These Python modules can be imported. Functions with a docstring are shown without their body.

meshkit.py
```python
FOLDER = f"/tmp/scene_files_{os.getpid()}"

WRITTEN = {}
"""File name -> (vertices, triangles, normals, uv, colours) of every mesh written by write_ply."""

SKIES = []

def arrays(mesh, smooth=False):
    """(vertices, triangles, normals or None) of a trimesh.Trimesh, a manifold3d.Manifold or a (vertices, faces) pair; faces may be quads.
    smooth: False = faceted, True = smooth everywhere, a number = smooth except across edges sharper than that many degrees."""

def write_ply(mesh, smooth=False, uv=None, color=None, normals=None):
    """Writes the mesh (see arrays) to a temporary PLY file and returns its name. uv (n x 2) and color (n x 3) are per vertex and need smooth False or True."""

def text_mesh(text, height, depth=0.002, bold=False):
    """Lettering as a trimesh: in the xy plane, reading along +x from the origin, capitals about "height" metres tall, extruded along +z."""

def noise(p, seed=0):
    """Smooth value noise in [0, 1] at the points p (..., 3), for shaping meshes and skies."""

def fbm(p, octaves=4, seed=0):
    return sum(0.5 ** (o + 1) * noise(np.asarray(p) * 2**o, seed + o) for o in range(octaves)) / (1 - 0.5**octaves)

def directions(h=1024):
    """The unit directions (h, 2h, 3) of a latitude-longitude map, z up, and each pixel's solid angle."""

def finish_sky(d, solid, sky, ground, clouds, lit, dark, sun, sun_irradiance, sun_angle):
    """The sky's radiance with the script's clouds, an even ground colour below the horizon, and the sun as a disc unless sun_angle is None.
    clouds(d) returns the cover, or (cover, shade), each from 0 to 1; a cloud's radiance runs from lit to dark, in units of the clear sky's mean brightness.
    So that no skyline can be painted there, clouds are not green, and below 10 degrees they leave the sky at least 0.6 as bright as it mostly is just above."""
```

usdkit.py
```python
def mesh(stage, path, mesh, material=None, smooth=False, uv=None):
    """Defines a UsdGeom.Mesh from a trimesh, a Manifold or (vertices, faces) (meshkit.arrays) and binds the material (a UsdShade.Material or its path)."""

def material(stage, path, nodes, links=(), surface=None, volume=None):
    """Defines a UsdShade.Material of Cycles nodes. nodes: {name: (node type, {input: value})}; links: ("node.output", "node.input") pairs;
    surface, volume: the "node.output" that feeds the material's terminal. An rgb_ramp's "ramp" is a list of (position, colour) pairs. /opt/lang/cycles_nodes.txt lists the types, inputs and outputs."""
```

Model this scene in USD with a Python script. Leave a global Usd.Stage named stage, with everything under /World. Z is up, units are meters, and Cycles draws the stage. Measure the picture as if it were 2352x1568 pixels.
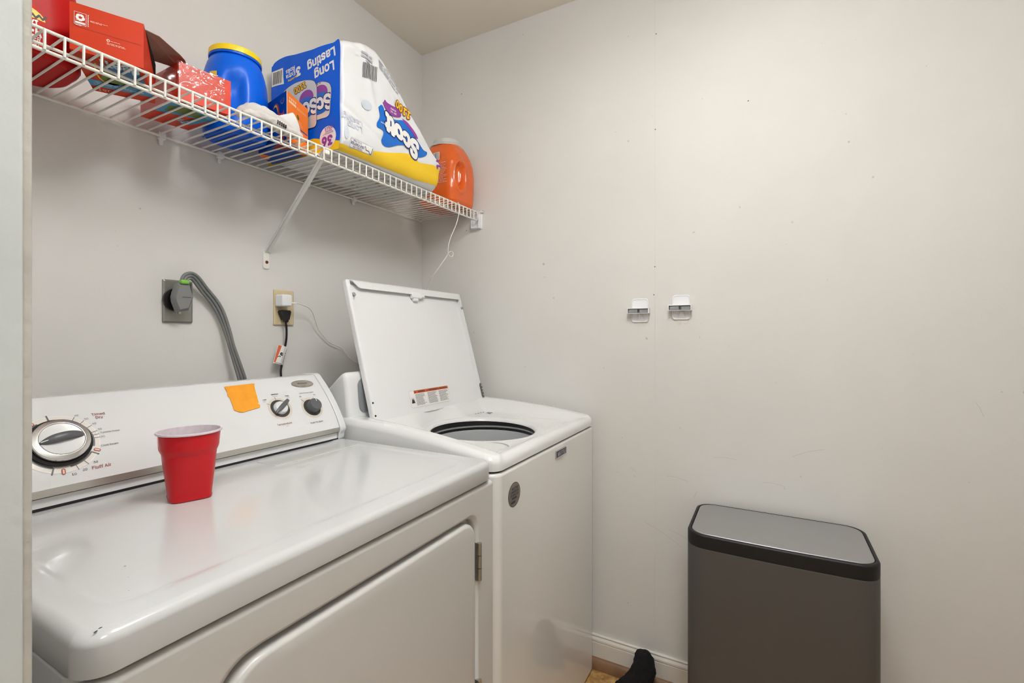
import glob, math
import numpy as np, trimesh, manifold3d as m3, usdkit, meshkit
from shapely import affinity, union_all
from shapely.geometry import Polygon, LineString, Point, MultiPolygon, box as sbox
from pxr import Usd, UsdGeom, UsdLux, Gf, Sdf

stage = Usd.Stage.CreateInMemory()
UsdGeom.SetStageUpAxis(stage, UsdGeom.Tokens.z)
UsdGeom.SetStageMetersPerUnit(stage, 1.0)
world = UsdGeom.Xform.Define(stage, '/World')
stage.SetDefaultPrim(world.GetPrim())
UsdGeom.Scope.Define(stage, '/World/Looks')

# ------------------------------------------------------------------ camera, light, exposure
YAW = math.atan2(591.0, 1086.0)                       # angle from the back wall's direction to the view
cam = UsdGeom.Camera.Define(stage, '/World/camera')
cam.CreateHorizontalApertureAttr(36.0)
cam.CreateVerticalApertureAttr(24.0)
cam.CreateFocalLengthAttr(1086.0 / 2352 * 36)
cam.CreateVerticalApertureOffsetAttr(-13.5 / 2352 * 36)
cam.CreateClippingRangeAttr(Gf.Vec2f(0.01, 100))
cam.CreateExposureAttr(1.76)
f_ = Gf.Vec3d(math.cos(YAW), math.sin(YAW), 0); r_ = Gf.Vec3d(math.sin(YAW), -math.cos(YAW), 0)
M = Gf.Matrix4d(1)
M.SetRow(0, Gf.Vec4d(*r_, 0)); M.SetRow(1, Gf.Vec4d(0, 0, 1, 0)); M.SetRow(2, Gf.Vec4d(*(-f_), 0)); M.SetRow(3, Gf.Vec4d(-1.657, -1.358, 1.194, 1))
cam.AddTransformOp().Set(M)
LAMP = 8.8             # ceiling lamp of the laundry room (radiance of its glass)
HALL_FILL = 6.5              # cooler fill light added in the unseen hallway behind the camera
LAMP_COL, HALL_FILL_COL = (0.985, 0.995, 1.0), (0.94, 0.975, 1.0)


# ------------------------------------------------------------------ materials
def lin(r, g, b):
    return tuple((c / 255 / 12.92) if c / 255 <= 0.04045 else ((c / 255 + 0.055) / 1.055) ** 2.4 for c in (r, g, b))


MATS = {}


def mat(name, color, rough=0.5, metal=0.0, bump=0.0, bscale=200.0, coat=0.0, vary=0.0, vscale=6.0, spec=0.5, **kw):
    if name in MATS: return MATS[name]
    nodes = {'p': ('principled_bsdf', {'base_color': color, 'roughness': rough, 'metallic': metal, 'coat_weight': coat, 'specular_ior_level': spec, **kw})}
    links = []
    if bump or vary: nodes['tc'] = ('texture_coordinate', {})
    if bump:
        nodes['bn'] = ('noise_texture', {'scale': bscale, 'detail': 3.0}); nodes['b'] = ('bump', {'strength': bump, 'distance': 0.001})
        links += [('tc.object', 'bn.vector'), ('bn.fac', 'b.height'), ('b.normal', 'p.normal')]
    if vary:
        nodes['vn'] = ('noise_texture', {'scale': vscale, 'detail': 4.0})
        nodes['vr'] = ('rgb_ramp', {'ramp': [(0.3, tuple(c * (1 - vary) for c in color)), (0.7, color)]})
        links += [('tc.object', 'vn.vector'), ('vn.fac', 'vr.fac'), ('vr.color', 'p.base_color')]
    MATS[name] = usdkit.material(stage, '/World/Looks/' + name, nodes, links, surface='p.BSDF')
    return MATS[name]


def paint(name, color, rough, specks=0.0):
    """wall paint: roller texture, faint tone drift and a few dark specks"""
    nodes = {'tc': ('texture_coordinate', {}), 'p': ('principled_bsdf', {'roughness': rough, 'specular_ior_level': 0.22}),
             'n1': ('noise_texture', {'scale': 2.2, 'detail': 5.0}), 'r1': ('rgb_ramp', {'ramp': [(0.3, tuple(c * 0.95 for c in color)), (0.7, color)]}),
             'n2': ('noise_texture', {'scale': 160.0, 'detail': 3.0}), 'b': ('bump', {'strength': 0.25, 'distance': 0.0008})}
    links = [('tc.object', 'n1.vector'), ('n1.fac', 'r1.fac'), ('tc.object', 'n2.vector'), ('n2.fac', 'b.height'), ('b.normal', 'p.normal')]
    if specks:
        nodes['v'] = ('noise_texture', {'scale': 46.0, 'detail': 1.0}); nodes['bw'] = ('rgb_to_bw', {})
        nodes['sr'] = ('rgb_ramp', {'ramp': [(0.0, (0, 0, 0)), (0.775, (0, 0, 0)), (0.83, (specks,) * 3), (1.0, (specks,) * 3)]})
        nodes['mx'] = ('mix_color', {'b': tuple(c * 0.35 for c in color)})
        links += [('tc.object', 'v.vector'), ('v.fac', 'sr.fac'), ('sr.color', 'bw.color'), ('bw.val', 'mx.fac'), ('r1.color', 'mx.a'), ('mx.result', 'p.base_color')]
    else:
        links += [('r1.color', 'p.base_color')]
    MATS[name] = usdkit.material(stage, '/World/Looks/' + name, nodes, links, surface='p.BSDF')
    return MATS[name]


def emit(name, color, strength):
    MATS[name] = usdkit.material(stage, '/World/Looks/' + name, {'e': ('emission', {'color': color, 'strength': strength})}, surface='e.emission')
    return MATS[name]


WALL = paint('wall_paint', lin(224, 222, 218), 0.5, 0.5)
CEIL = paint('ceiling_paint', lin(244, 238, 226), 0.8)
ENAMEL = mat('white_enamel', lin(228, 229, 228), 0.16, coat=0.3)
DENAMEL = mat('dryer_enamel', lin(202, 203, 202), 0.17, coat=0.15)
DFRONT = mat('dryer_front_enamel', lin(204, 202, 198), 0.28)
CONSOLE = mat('console_plastic', lin(222, 223, 223), 0.14, coat=0.3)
WPLASTIC = mat('white_plastic', lin(238, 239, 240), 0.3)
LIDM = mat('lid_enamel', lin(233, 234, 234), 0.25)
WIRE = mat('white_vinyl_wire', lin(236, 234, 226), 0.35)
TRIMP = mat('trim_paint', lin(206, 210, 208), 0.45, bump=0.5, bscale=60, vary=0.1, vscale=8)
BASEP = mat('baseboard_paint', lin(226, 220, 211), 0.4)
SHOE = mat('shoe_wood', lin(142, 106, 76), 0.45, vary=0.25, vscale=14)
GREY = mat('grey_plastic', lin(92, 95, 97), 0.38)
DGREY = mat('dark_grey_plastic', lin(62, 60, 58), 0.4)
MGREY = mat('mid_grey_plastic', lin(150, 152, 152), 0.45)
BLACK = mat('black_rubber', lin(22, 21, 21), 0.4)
BLACKP = mat('black_plastic', lin(16, 16, 17), 0.5)
STEEL = mat('brushed_steel', lin(190, 190, 186), 0.34, metal=1.0)
CHROME = mat('satin_chrome', lin(214, 214, 214), 0.2, metal=1.0)
SILVER = mat('silver_band', lin(206, 202, 194), 0.24, metal=0.85)
DRUM = mat('drum_grey', lin(198, 200, 201), 0.35)
IVORY = mat('ivory_plastic', lin(214, 198, 160), 0.45)
CORDG = mat('grey_cord', lin(122, 124, 122), 0.45)
PLUGG = mat('grey_plug', lin(128, 128, 127), 0.5)
GREEN = mat('green_label', lin(132, 196, 74), 0.5)
INK = mat('grey_ink', lin(96, 94, 94), 0.5)
INKD = mat('dark_ink', lin(45, 44, 46), 0.5)
INKR = mat('maroon_ink', lin(150, 66, 62), 0.5)
BEIGE = mat('beige_ring_print', lin(214, 206, 193), 0.3)
RINGW = mat('pale_ring_print', lin(226, 220, 211), 0.3)
ORANGEP = mat('orange_paper', lin(250, 165, 30), 0.6, vary=0.12, vscale=40)
RED = mat('red_cup_plastic', lin(196, 14, 26), 0.28, spec=0.4)
CUPIN = mat('cup_lining', lin(226, 214, 220), 0.4, vary=0.12, vscale=160)
RJUG = mat('red_jug_plastic', lin(188, 22, 20), 0.42, spec=0.2)
ORB = mat('orange_carton', lin(206, 58, 22), 0.45, spec=0.25)
ORB2 = mat('orange_carton_glossy', lin(214, 56, 22), 0.3, spec=0.3)
CARD = mat('raw_card', lin(150, 122, 108), 0.8)
WHITEI = mat('white_print', lin(240, 238, 235), 0.5)
PINKI = mat('pale_pink_print', lin(246, 190, 170), 0.5)
BLUEI = mat('sky_blue_print', lin(72, 150, 196), 0.45)
GREENI = mat('leaf_green_print', lin(104, 122, 44), 0.5)
YELI = mat('yellow_print', lin(250, 206, 30), 0.4)
BLUET = mat('blue_tub_plastic', lin(0, 100, 228), 0.3, spec=0.3)
YLID = mat('yellow_lid_plastic', lin(255, 220, 24), 0.35)
OTUB = mat('orange_tub_plastic', lin(232, 102, 30), 0.16, coat=0.4)
GLID = mat('pale_grey_lid', lin(206, 204, 199), 0.35)
PBLUE = mat('pack_blue_print', lin(0, 98, 228), 0.4, spec=0.2)
PLOGO = mat('pack_logo_blue', lin(6, 108, 206), 0.35)
PNAVY = mat('pack_navy', lin(20, 46, 120), 0.35)
PURP = mat('pack_purple', lin(150, 62, 160), 0.35)
PGREY = mat('pack_grey_print', lin(176, 178, 184), 0.4)
FAINT = mat('faint_print', lin(206, 212, 224), 0.4)
PACK = mat('pack_film_white', lin(228, 229, 231), 0.22, bump=0.35, bscale=45)
BXB = mat('navy_carton', lin(0, 70, 160), 0.4, spec=0.25)
BXO = mat('bright_orange_carton', lin(250, 128, 40), 0.42, spec=0.25)
BXR = mat('carton_red_flame', lin(206, 62, 38), 0.45)
GLOVE = mat('knit_cotton', lin(212, 207, 202), 0.95, bump=0.8, bscale=500, vary=0.12, vscale=40)
SOCK = mat('black_knit', lin(14, 14, 16), 0.95, bump=0.8, bscale=400)
CANB = mat('can_body_steel', lin(97, 96, 95), 0.5, metal=0.5, bump=0.15, bscale=300)
CANL = mat('can_lid_steel', lin(172, 172, 172), 0.36, metal=0.7, bump=0.12, bscale=300)
STICKG = mat('pewter_sticker', lin(138, 132, 122), 0.35, metal=0.4)
BADGE = mat('badge_navy', lin(46, 48, 66), 0.4)
WARN = mat('warning_orange', lin(214, 96, 44), 0.5)
RUST = mat('rust', lin(106, 46, 24), 0.8)
WCABLE = mat('white_cable', lin(236, 232, 226), 0.4)
TAN = mat('tan_plastic', lin(206, 190, 160), 0.5)
CLEAR = usdkit.material(stage, '/World/Looks/clear_film', {'t': ('transparent_bsdf', {'color': (0.98, 0.98, 0.98)}), 'g': ('glossy_bsdf', {'color': (1, 1, 1), 'roughness': 0.17}), 'm': ('mix_closure', {'fac': 0.09})},
                        [('t.BSDF', 'm.closure1'), ('g.BSDF', 'm.closure2')], surface='m.closure')
FLOORM = usdkit.material(stage, '/World/Looks/vinyl_floor', {
    'tc': ('texture_coordinate', {}), 'n1': ('noise_texture', {'scale': 26.0, 'detail': 6.0, 'roughness': 0.65}), 'r': ('rgb_ramp', {'ramp': [(0.32, lin(120, 84, 42)), (0.5, lin(184, 142, 84)), (0.68, lin(216, 182, 122))]}),
    'b': ('bump', {'strength': 0.3, 'distance': 0.001}), 'p': ('principled_bsdf', {'roughness': 0.45})},
    [('tc.object', 'n1.vector'), ('n1.fac', 'r.fac'), ('r.color', 'p.base_color'), ('n1.fac', 'b.height'), ('b.normal', 'p.normal')], surface='p.BSDF')

# ------------------------------------------------------------------ prims
USED = {}


def path_of(parent, name):
    base = (parent.GetPath().pathString if parent else '/World') + '/' + name
    n = USED.get(base, 0); USED[base] = n + 1
    return base if n == 0 else base + '_%03d' % n


def obj(name, mesh, m, parent=None, smooth=30, label=None, kind=None):
    o = usdkit.mesh(stage, path_of(parent, name), mesh, m, smooth=smooth).GetPrim()
    if label: o.SetCustomDataByKey('label', label)
    if kind: o.SetCustomDataByKey('kind', kind)
    return o


def tag(o, label=None, cat=None, group=None, kind=None):
    for k, v in (('label', label), ('category', cat), ('group', group), ('kind', kind)):
        if v: o.SetCustomDataByKey(k, v)
    return o


def thing(name, label=None, cat=None, loc=(0, 0, 0), group=None, kind=None):
    x = UsdGeom.Xform.Define(stage, path_of(None, name))
    x.AddTranslateOp().Set(Gf.Vec3d(*loc))
    return tag(x.GetPrim(), label, cat, group, kind)


class At:
    """shifts world-space meshes into a thing whose Xform stands at loc"""
    def __init__(s, prim, loc): s.p, s.l = prim, np.array(loc, float)

    def __call__(s, name, mesh, m, smooth=30, label=None, kind=None, parent=None):
        if isinstance(mesh, list): return [s(name, q, m, smooth, label, kind, parent) for q in mesh]
        return obj(name, moved(mesh, -s.l), m, parent or s.p, smooth, label, kind)


def at(name, label, cat, loc, group=None): return At(thing(name, label, cat, loc, group), loc)


# ------------------------------------------------------------------ shapes
def tm(mesh):
    if hasattr(mesh, 'to_mesh'):
        q = mesh.to_mesh(); return trimesh.Trimesh(np.array(q.vert_properties[:, :3]), np.array(q.tri_verts), process=False)
    if isinstance(mesh, (tuple, list)):
        v, f = np.asarray(mesh[0], float), np.asarray(mesh[1], int)
        if f.shape[1] == 4: f = np.vstack([f[:, [0, 1, 2]], f[:, [0, 2, 3]]])
        return trimesh.Trimesh(v, f, process=False)
    return mesh


def moved(mesh, d):
    t = tm(mesh).copy(); t.vertices = t.vertices + np.asarray(d, float); return t


def join(*ms): return trimesh.util.concatenate([tm(x) for x in ms])


def cube(x0, x1, y0, y1, z0, z1): return m3.Manifold.cube([x1 - x0, y1 - y0, z1 - z0]).translate([x0, y0, z0])


def rbox(x0, x1, y0, y1, z0, z1, r=0.005, seg=12):
    s = m3.Manifold.sphere(r, seg)
    return m3.Manifold.batch_hull([s.translate([x, y, z]) for x in (x0 + r, x1 - r) for y in (y0 + r, y1 - r) for z in (z0 + r, z1 - r)])


def rrect(x0, x1, y0, y1, r, n=6):
    pts = []
    for cx, cy, a in ((x1 - r, y1 - r, 0), (x0 + r, y1 - r, 90), (x0 + r, y0 + r, 180), (x1 - r, y0 + r, 270)):
        for t in np.linspace(a, a + 90, n + 1): pts.append((cx + r * math.cos(math.radians(t)), cy + r * math.sin(math.radians(t))))
    return np.array(pts)


def loft(rings, cap0=True, cap1=True, closed=True):
    R = np.array(rings, float); k, n = R.shape[:2]
    v = R.reshape(-1, 3); f = []
    i, j = np.meshgrid(np.arange(k - 1), np.arange(n if closed else n - 1), indexing='ij')
    a, b = i * n + j, i * n + (j + 1) % n
    c, d = b + n, a + n
    F = np.vstack([np.stack([a, b, c], -1).reshape(-1, 3), np.stack([a, c, d], -1).reshape(-1, 3)])
    extra = []
    for cap, ring, flip in ((cap0, 0, True), (cap1, k - 1, False)):
        if cap:
            ci = len(v) + len(extra); extra.append(centre(R[ring]))
            q = np.arange(n); tri = np.stack([np.full(n, ci), ring * n + q, ring * n + (q + 1) % n], -1)
            F = np.vstack([F, tri[:, ::-1] if flip else tri])
    if extra: v = np.vstack([v, extra])
    return trimesh.Trimesh(v, F, process=False)


def centre(p):
    q = np.roll(p, -1, 0); m = p.mean(0); w = np.linalg.norm(np.cross(p - m, q - m), axis=1); return (((p + q + m) / 3) * w[:, None]).sum(0) / max(w.sum(), 1e-15)


def zring(xy, z): return np.column_stack([xy, np.full(len(xy), z)])


def slab(x0, x1, y0, y1, z0, z1, rc, rb=0.004, rt=0.004, n=6, k=4):
    """upright prism with rounded corners (rc) and rounded bottom and top edges"""
    rings = []
    for q in range(k + 1):
        t = math.pi / 2 * q / k; ins = rb * (1 - math.sin(t)); z = z0 + rb * (1 - math.cos(t))
        rings.append(zring(rrect(x0 + ins, x1 - ins, y0 + ins, y1 - ins, max(rc - ins, 1e-4), n), z))
    for q in range(k + 1):
        t = math.pi / 2 * q / k; ins = rt * (1 - math.cos(t)); z = z1 - rt * (1 - math.sin(t))
        rings.append(zring(rrect(x0 + ins, x1 - ins, y0 + ins, y1 - ins, max(rc - ins, 1e-4), n), z))
    return loft(rings)


def spline(pts, n=8):
    p = np.array(pts, float); q = np.vstack([2 * p[0] - p[1], p, 2 * p[-1] - p[-2]]); out = []
    for i in range(1, len(q) - 2):
        for t in np.linspace(0, 1, n, endpoint=False):
            out.append(0.5 * (2 * q[i] + (q[i + 1] - q[i - 1]) * t + (2 * q[i - 1] - 5 * q[i] + 4 * q[i + 1] - q[i + 2]) * t * t + (3 * q[i] - q[i - 1] - 3 * q[i + 1] + q[i + 2]) * t ** 3))
    out.append(p[-1]); return np.array(out)


def tube(pts, r, sides=8, n=0):
    p = spline(pts, n) if n else np.array(pts, float)
    t = np.gradient(p, axis=0); t /= np.linalg.norm(t, axis=1, keepdims=True) + 1e-12
    a = np.cross(t[0], [0, 0, 1.0] if abs(t[0][2]) < 0.9 else [1.0, 0, 0]); rings = []
    rr = np.broadcast_to(r, (len(p),)); ang = np.arange(sides) * 2 * math.pi / sides
    for k in range(len(p)):
        a = a - t[k] * (a @ t[k]); a /= np.linalg.norm(a); b = np.cross(t[k], a)
        rings.append(p[k] + rr[k] * (np.cos(ang)[:, None] * a + np.sin(ang)[:, None] * b))
    return loft(rings)


def frame(o, n, up=(0, 0, 1)):
    n = np.array(n, float); n /= np.linalg.norm(n); x = np.cross(up, n); x /= np.linalg.norm(x); y = np.cross(n, x)
    T = np.eye(4); T[:3, 0], T[:3, 1], T[:3, 2], T[:3, 3] = x, y, n, o; return T


def place(mesh, T):
    t = tm(mesh).copy(); t.apply_transform(T); return t


def lathe(profile, n=48, caps=True):
    """profile: (radius, z) pairs, turned round z"""
    a = np.arange(n) * 2 * math.pi / n
    return loft([np.column_stack([r * np.cos(a), r * np.sin(a), np.full(n, z)]) for r, z in profile], caps, caps)


def extr(poly, d):
    ps = getattr(poly, 'geoms', [poly])
    return join(*[trimesh.creation.extrude_polygon(g, d, engine='earcut') for g in ps])


def extr_x(yz, x0, x1):
    """a (y, z) outline pushed along x"""
    m = extr(Polygon(yz), x1 - x0); v = m.vertices
    m.vertices = np.column_stack([v[:, 2] + x0, v[:, 0], v[:, 1]]); return m


# ------------------------------------------------------------------ flat print
FONTS = {}


def text(s, h, bold=0, italic=0.0, font='Inter', width=1.0, size=96):
    """lettering as a flat shape, capitals h tall, centred on its origin"""
    from PIL import Image, ImageDraw, ImageFont
    key = (font, size)
    if key not in FONTS: FONTS[key] = ImageFont.truetype(glob.glob('/opt/blender-*/*/datafiles/fonts/%s*.woff2' % font)[0], size)
    fnt = FONTS[key]
    x0, y0, x1, y1 = fnt.getbbox(s, anchor='ls', stroke_width=bold)
    im = Image.new('L', (int(x1 - x0 + 8), int(y1 - y0 + 8)))
    ImageDraw.Draw(im).text((4 - x0, 4 - y0), s, 255, font=fnt, anchor='ls', stroke_width=bold)
    on = np.pad(np.asarray(im) > 127, ((0, 0), (1, 1))).astype(np.int8); d = np.diff(on, axis=1)
    rows, st = np.nonzero(d == 1); en = np.nonzero(d == -1)[1]
    shp = union_all([sbox(a, -r - 1, b, -r) for a, b, r in zip(st, en, rows)]).buffer(0.6).buffer(-0.6).simplify(0.7 if size > 50 else 0.9)
    k = h / (70.0 * size / 96)
    shp = affinity.affine_transform(shp, [k * width, k * italic, 0, k, 0, 0])
    a, b, c, e = shp.bounds
    return affinity.translate(shp, -(a + c) / 2, -(b + e) / 2)


def lines(x, y, w, n, pitch, th, seed=0, ragged=0.3):
    """rows of print too small to read"""
    rng = np.random.default_rng(seed); out = []
    for k in range(n):
        ww = w * (1 - ragged * rng.random()); c = x
        while c < x + ww:
            l = min(th * (2.5 + 5 * rng.random()), x + ww - c); out.append(sbox(c, y - k * pitch - th, c + l, y - k * pitch)); c += l + th * 0.9
    return MultiPolygon(out)


def bars(x0, y0, x1, y1, n=22, seed=1):
    rng = np.random.default_rng(seed); w = rng.random(2 * n) + 0.35; e = np.r_[0, np.cumsum(w)] / w.sum() * (x1 - x0) + x0
    return MultiPolygon([sbox(e[2 * k], y0, e[2 * k + 1], y1) for k in range(n)])


def put(shape, x, y, rot=0, flip=False):
    if flip: shape = affinity.rotate(shape, 180, origin=(0, 0))
    return affinity.translate(affinity.rotate(shape, rot, origin=(0, 0)), x, y)


def decal(shape, fn, edge=None):
    if isinstance(shape, list): return [decal(q, fn, edge) for q in shape]
    ms = []
    for g in getattr(shape, 'geoms', [shape]):
        if g.is_empty or g.area < 1e-10 or g.geom_type != 'Polygon': continue
        v, f = trimesh.creation.triangulate_polygon(g, engine='earcut')
        if len(f) == 0: continue
        if edge: v, f = trimesh.remesh.subdivide_to_size(np.column_stack([v, np.zeros(len(v))]), f, edge); v = v[:, :2]
        p = fn(np.asarray(v)); ms.append(trimesh.Trimesh(p, f, process=False))
    return join(*ms)


def plane_fn(o, ux, uy, off=0.0004):
    o, ux, uy = (np.array(q, float) for q in (o, ux, uy)); n = np.cross(ux, uy); n /= np.linalg.norm(n)
    return lambda p: o + p[:, :1] * ux + p[:, 1:2] * uy + n * off


def oval(cx, cy, rx, ry, rot=0): return affinity.rotate(affinity.scale(Point(cx, cy).buffer(1, 24), rx, ry), rot)


def ring(cx, cy, r0, r1): return Point(cx, cy).buffer(r1, 32).difference(Point(cx, cy).buffer(r0, 32))


def arc(cx, cy, r, a0, a1, w, n=24):
    t = np.radians(np.linspace(a0, a1, n)); return LineString(np.column_stack([cx + r * np.cos(t), cy + r * np.sin(t)])).buffer(w / 2, cap_style='flat')


def ray_mark(cx, cy, a, r0, r1, w):
    c, s = math.cos(math.radians(a)), math.sin(math.radians(a)); return LineString([(cx + r0 * c, cy + r0 * s), (cx + r1 * c, cy + r1 * s)]).buffer(w / 2, cap_style='flat')


def lst(shapes):
    """several prints on one surface, each to be a part of its own"""
    return list(shapes)


def smooth(a, b, t):
    t = np.clip((np.asarray(t, float) - a) / (b - a), 0, 1); return t * t * (3 - 2 * t)

# ------------------------------------------------------------------ the room
H = 2.44
XL, XLO = -1.535, -1.645               # room and hall faces of the left wall (the camera stands in its doorway)
obj('floor', cube(-3.0, 0.12, -2.5, 0.12, -0.05, 0), FLOORM, smooth=False, kind='structure')
obj('ceiling', cube(-3.0, 0.12, -2.5, 0.12, H, H + 0.05), CEIL, smooth=False, kind='structure')
wr = thing('wall_right', kind='structure')
for a, b in ((-2.5, -1.0137), (-1.0135, -0.2151), (-0.2149, 0.0)):
    obj('wall_panel', cube(0.0, 0.02, a, b, 0, H), WALL, wr, smooth=False)
obj('wall_sheathing', cube(0.018, 0.1, -2.5, 0.1, 0, H), WALL, wr, smooth=False)
nails = [(-0.2127, 2.217), (-0.238, 1.637), (-1.0177, 2.226), (-1.0104, 1.334), (-1.0135, 1.43), (-1.0150, 1.90), (-1.30, 1.93), (-0.69, 0.865)]
obj('nail_hole', join(*[place(lathe([(0.0, 0.0004), (0.002, 0.0004), (0.002, -0.001), (0, -0.001)], 10), frame((0, y, z), (-1, 0, 0))) for y, z in nails]), mat('hole_brown', lin(120, 104, 86), 0.8), wr, kind='stuff')
scuff = [((-1.06, 0.54), (-1.145, 0.505)), ((-0.98, 0.55), (-1.10, 0.49)), ((-1.42, 0.83), (-1.50, 0.86)), ((-0.93, 0.73), (-0.95, 0.715)), ((-1.05, 0.72), (-1.12, 0.71)), ((-1.14, 0.66), (-1.15, 0.68)), ((-1.83, 1.02), (-1.845, 0.985)),
         ((-1.34, 0.74), (-1.40, 0.735)), ((-1.20, 0.80), (-1.27, 0.80))]
obj('scuff_mark', join(*[decal(LineString([a, ((a[0] + b[0]) / 2, (a[1] + b[1]) / 2 + 0.004), b]).buffer(0.00055), plane_fn((0, 0, 0), (0, 1, 0), (0, 0, 1), -0.0003)) for a, b in scuff]), mat('scuff_grey', lin(202, 195, 186), 0.6), wr, kind='stuff')
obj('wall_back', cube(-3.0, 0.1, 0, 0.1, 0, H), WALL, smooth=False, kind='structure')
wl = thing('wall_left', kind='structure')
obj('wall_board', cube(XLO, XL, -0.86, 0, 0, H), WALL, wl, smooth=False)
obj('wall_board', cube(XLO, XL, -2.5, -1.80, 0, H), WALL, wl, smooth=False)
obj('wall_front', cube(-3.0, 0.1, -2.6, -2.5, 0, H), WALL, smooth=False, kind='structure')
obj('wall_hall', cube(-3.1, -3.0, -2.6, 0.1, 0, H), WALL, smooth=False, kind='structure')
# painted door jamb at the picture's left: a board and a rounded bead along its inner edge
tj = thing('trim_1', kind='structure')
obj('jamb_board', rbox(XLO, -1.5252, -0.885, -0.845, 0, H - 0.001, 0.003, 8), TRIMP, tj)
obj('jamb_bead', rbox(-1.528, -1.5198, -0.882, -0.85, 0, H - 0.001, 0.002, 8), mat('bead_paint', lin(196, 192, 182), 0.45, bump=0.9, bscale=90, vary=0.15, vscale=30), tj)
bb = thing('baseboard_right', kind='structure')
prof = [(0, 0), (-0.012, 0), (-0.012, 0.085), (-0.0105, 0.088), (-0.0105, 0.0895), (-0.013, 0.0915), (-0.0125, 0.097), (-0.0085, 0.103), (-0.006, 0.105), (-0.0085, 0.107), (-0.0085, 0.110), (-0.006, 0.112), (0, 0.112)]


def run_y(pr, y0, y1):
    m = extr(Polygon(pr), y1 - y0); v = m.vertices; m.vertices = np.column_stack([v[:, 0], v[:, 2] + y0, v[:, 1]]); m.invert(); return m


obj('skirting', run_y(prof, -2.5, -0.0), BASEP, bb, smooth=20)
qr = [(-0.012, 0.001)] + [(-0.012 - 0.019 * math.cos(t), 0.001 + 0.034 * math.sin(t)) for t in np.linspace(0, math.pi / 2, 8)]
obj('shoe_moulding', run_y(qr, -2.5, -0.0), SHOE, bb, label='brown wooden quarter round')

# lamps: one glass bowl in the laundry room, one cooler bowl added in the hallway as fill
for x, y, r, m_, lab in ((-1.10, -1.28, 0.21, emit('lamp_glass', LAMP_COL, LAMP), 'round semi-flush glass ceiling lamp above the laundry room floor'),
                         (-2.02, -1.62, 0.20, emit('hall_fill_glass', HALL_FILL_COL, HALL_FILL), 'added fill light shaped as a round glass ceiling lamp, in the unseen hallway outside the door')):
    A = at('ceiling_light', lab, 'ceiling light', (x, y, H))
    A('lamp_base', moved(lathe([(0, 0), (0.075, 0), (0.075, -0.010), (0.066, -0.020), (0.014, -0.024), (0.014, -0.062), (0, -0.062)], 48), (x, y, H)), WPLASTIC)
    A('glass_shade', moved(lathe([(r * math.sin(t), -0.112 + 0.052 * math.cos(t)) for t in np.linspace(0.03, math.pi - 0.03, 22)], 48), (x, y, H)), m_)

# ------------------------------------------------------------------ dryer
DX0, DX1, DF, DT = -1.466, -0.735, -0.805, 0.914
D = at('dryer', 'white front-loading dryer with slanted dial console, at the left under the shelf', 'dryer', (-1.10, -0.43, 0))
D('cabinet', slab(DX0, DX1, DF + 0.022, -0.07, 0.02, 0.868, 0.02, 0.004, 0.002), DENAMEL)
# top: a shell with rolled edges and a shallow pressed panel
tx0, tx1, ty0, ty1 = DX0 - 0.001, DX1, DF - 0.004, -0.09


def dryer_top(px, py):
    d = np.minimum.reduce([px - (tx0 + 0.040), tx1 - 0.040 - px, py - (ty0 + 0.048), (-0.335) - py])
    return 0.9135 - 0.0016 * smooth(-0.003, 0.004, d) - 0.0012 * smooth(0.0, 0.012, 0.006 - np.abs(d)) * 0


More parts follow.
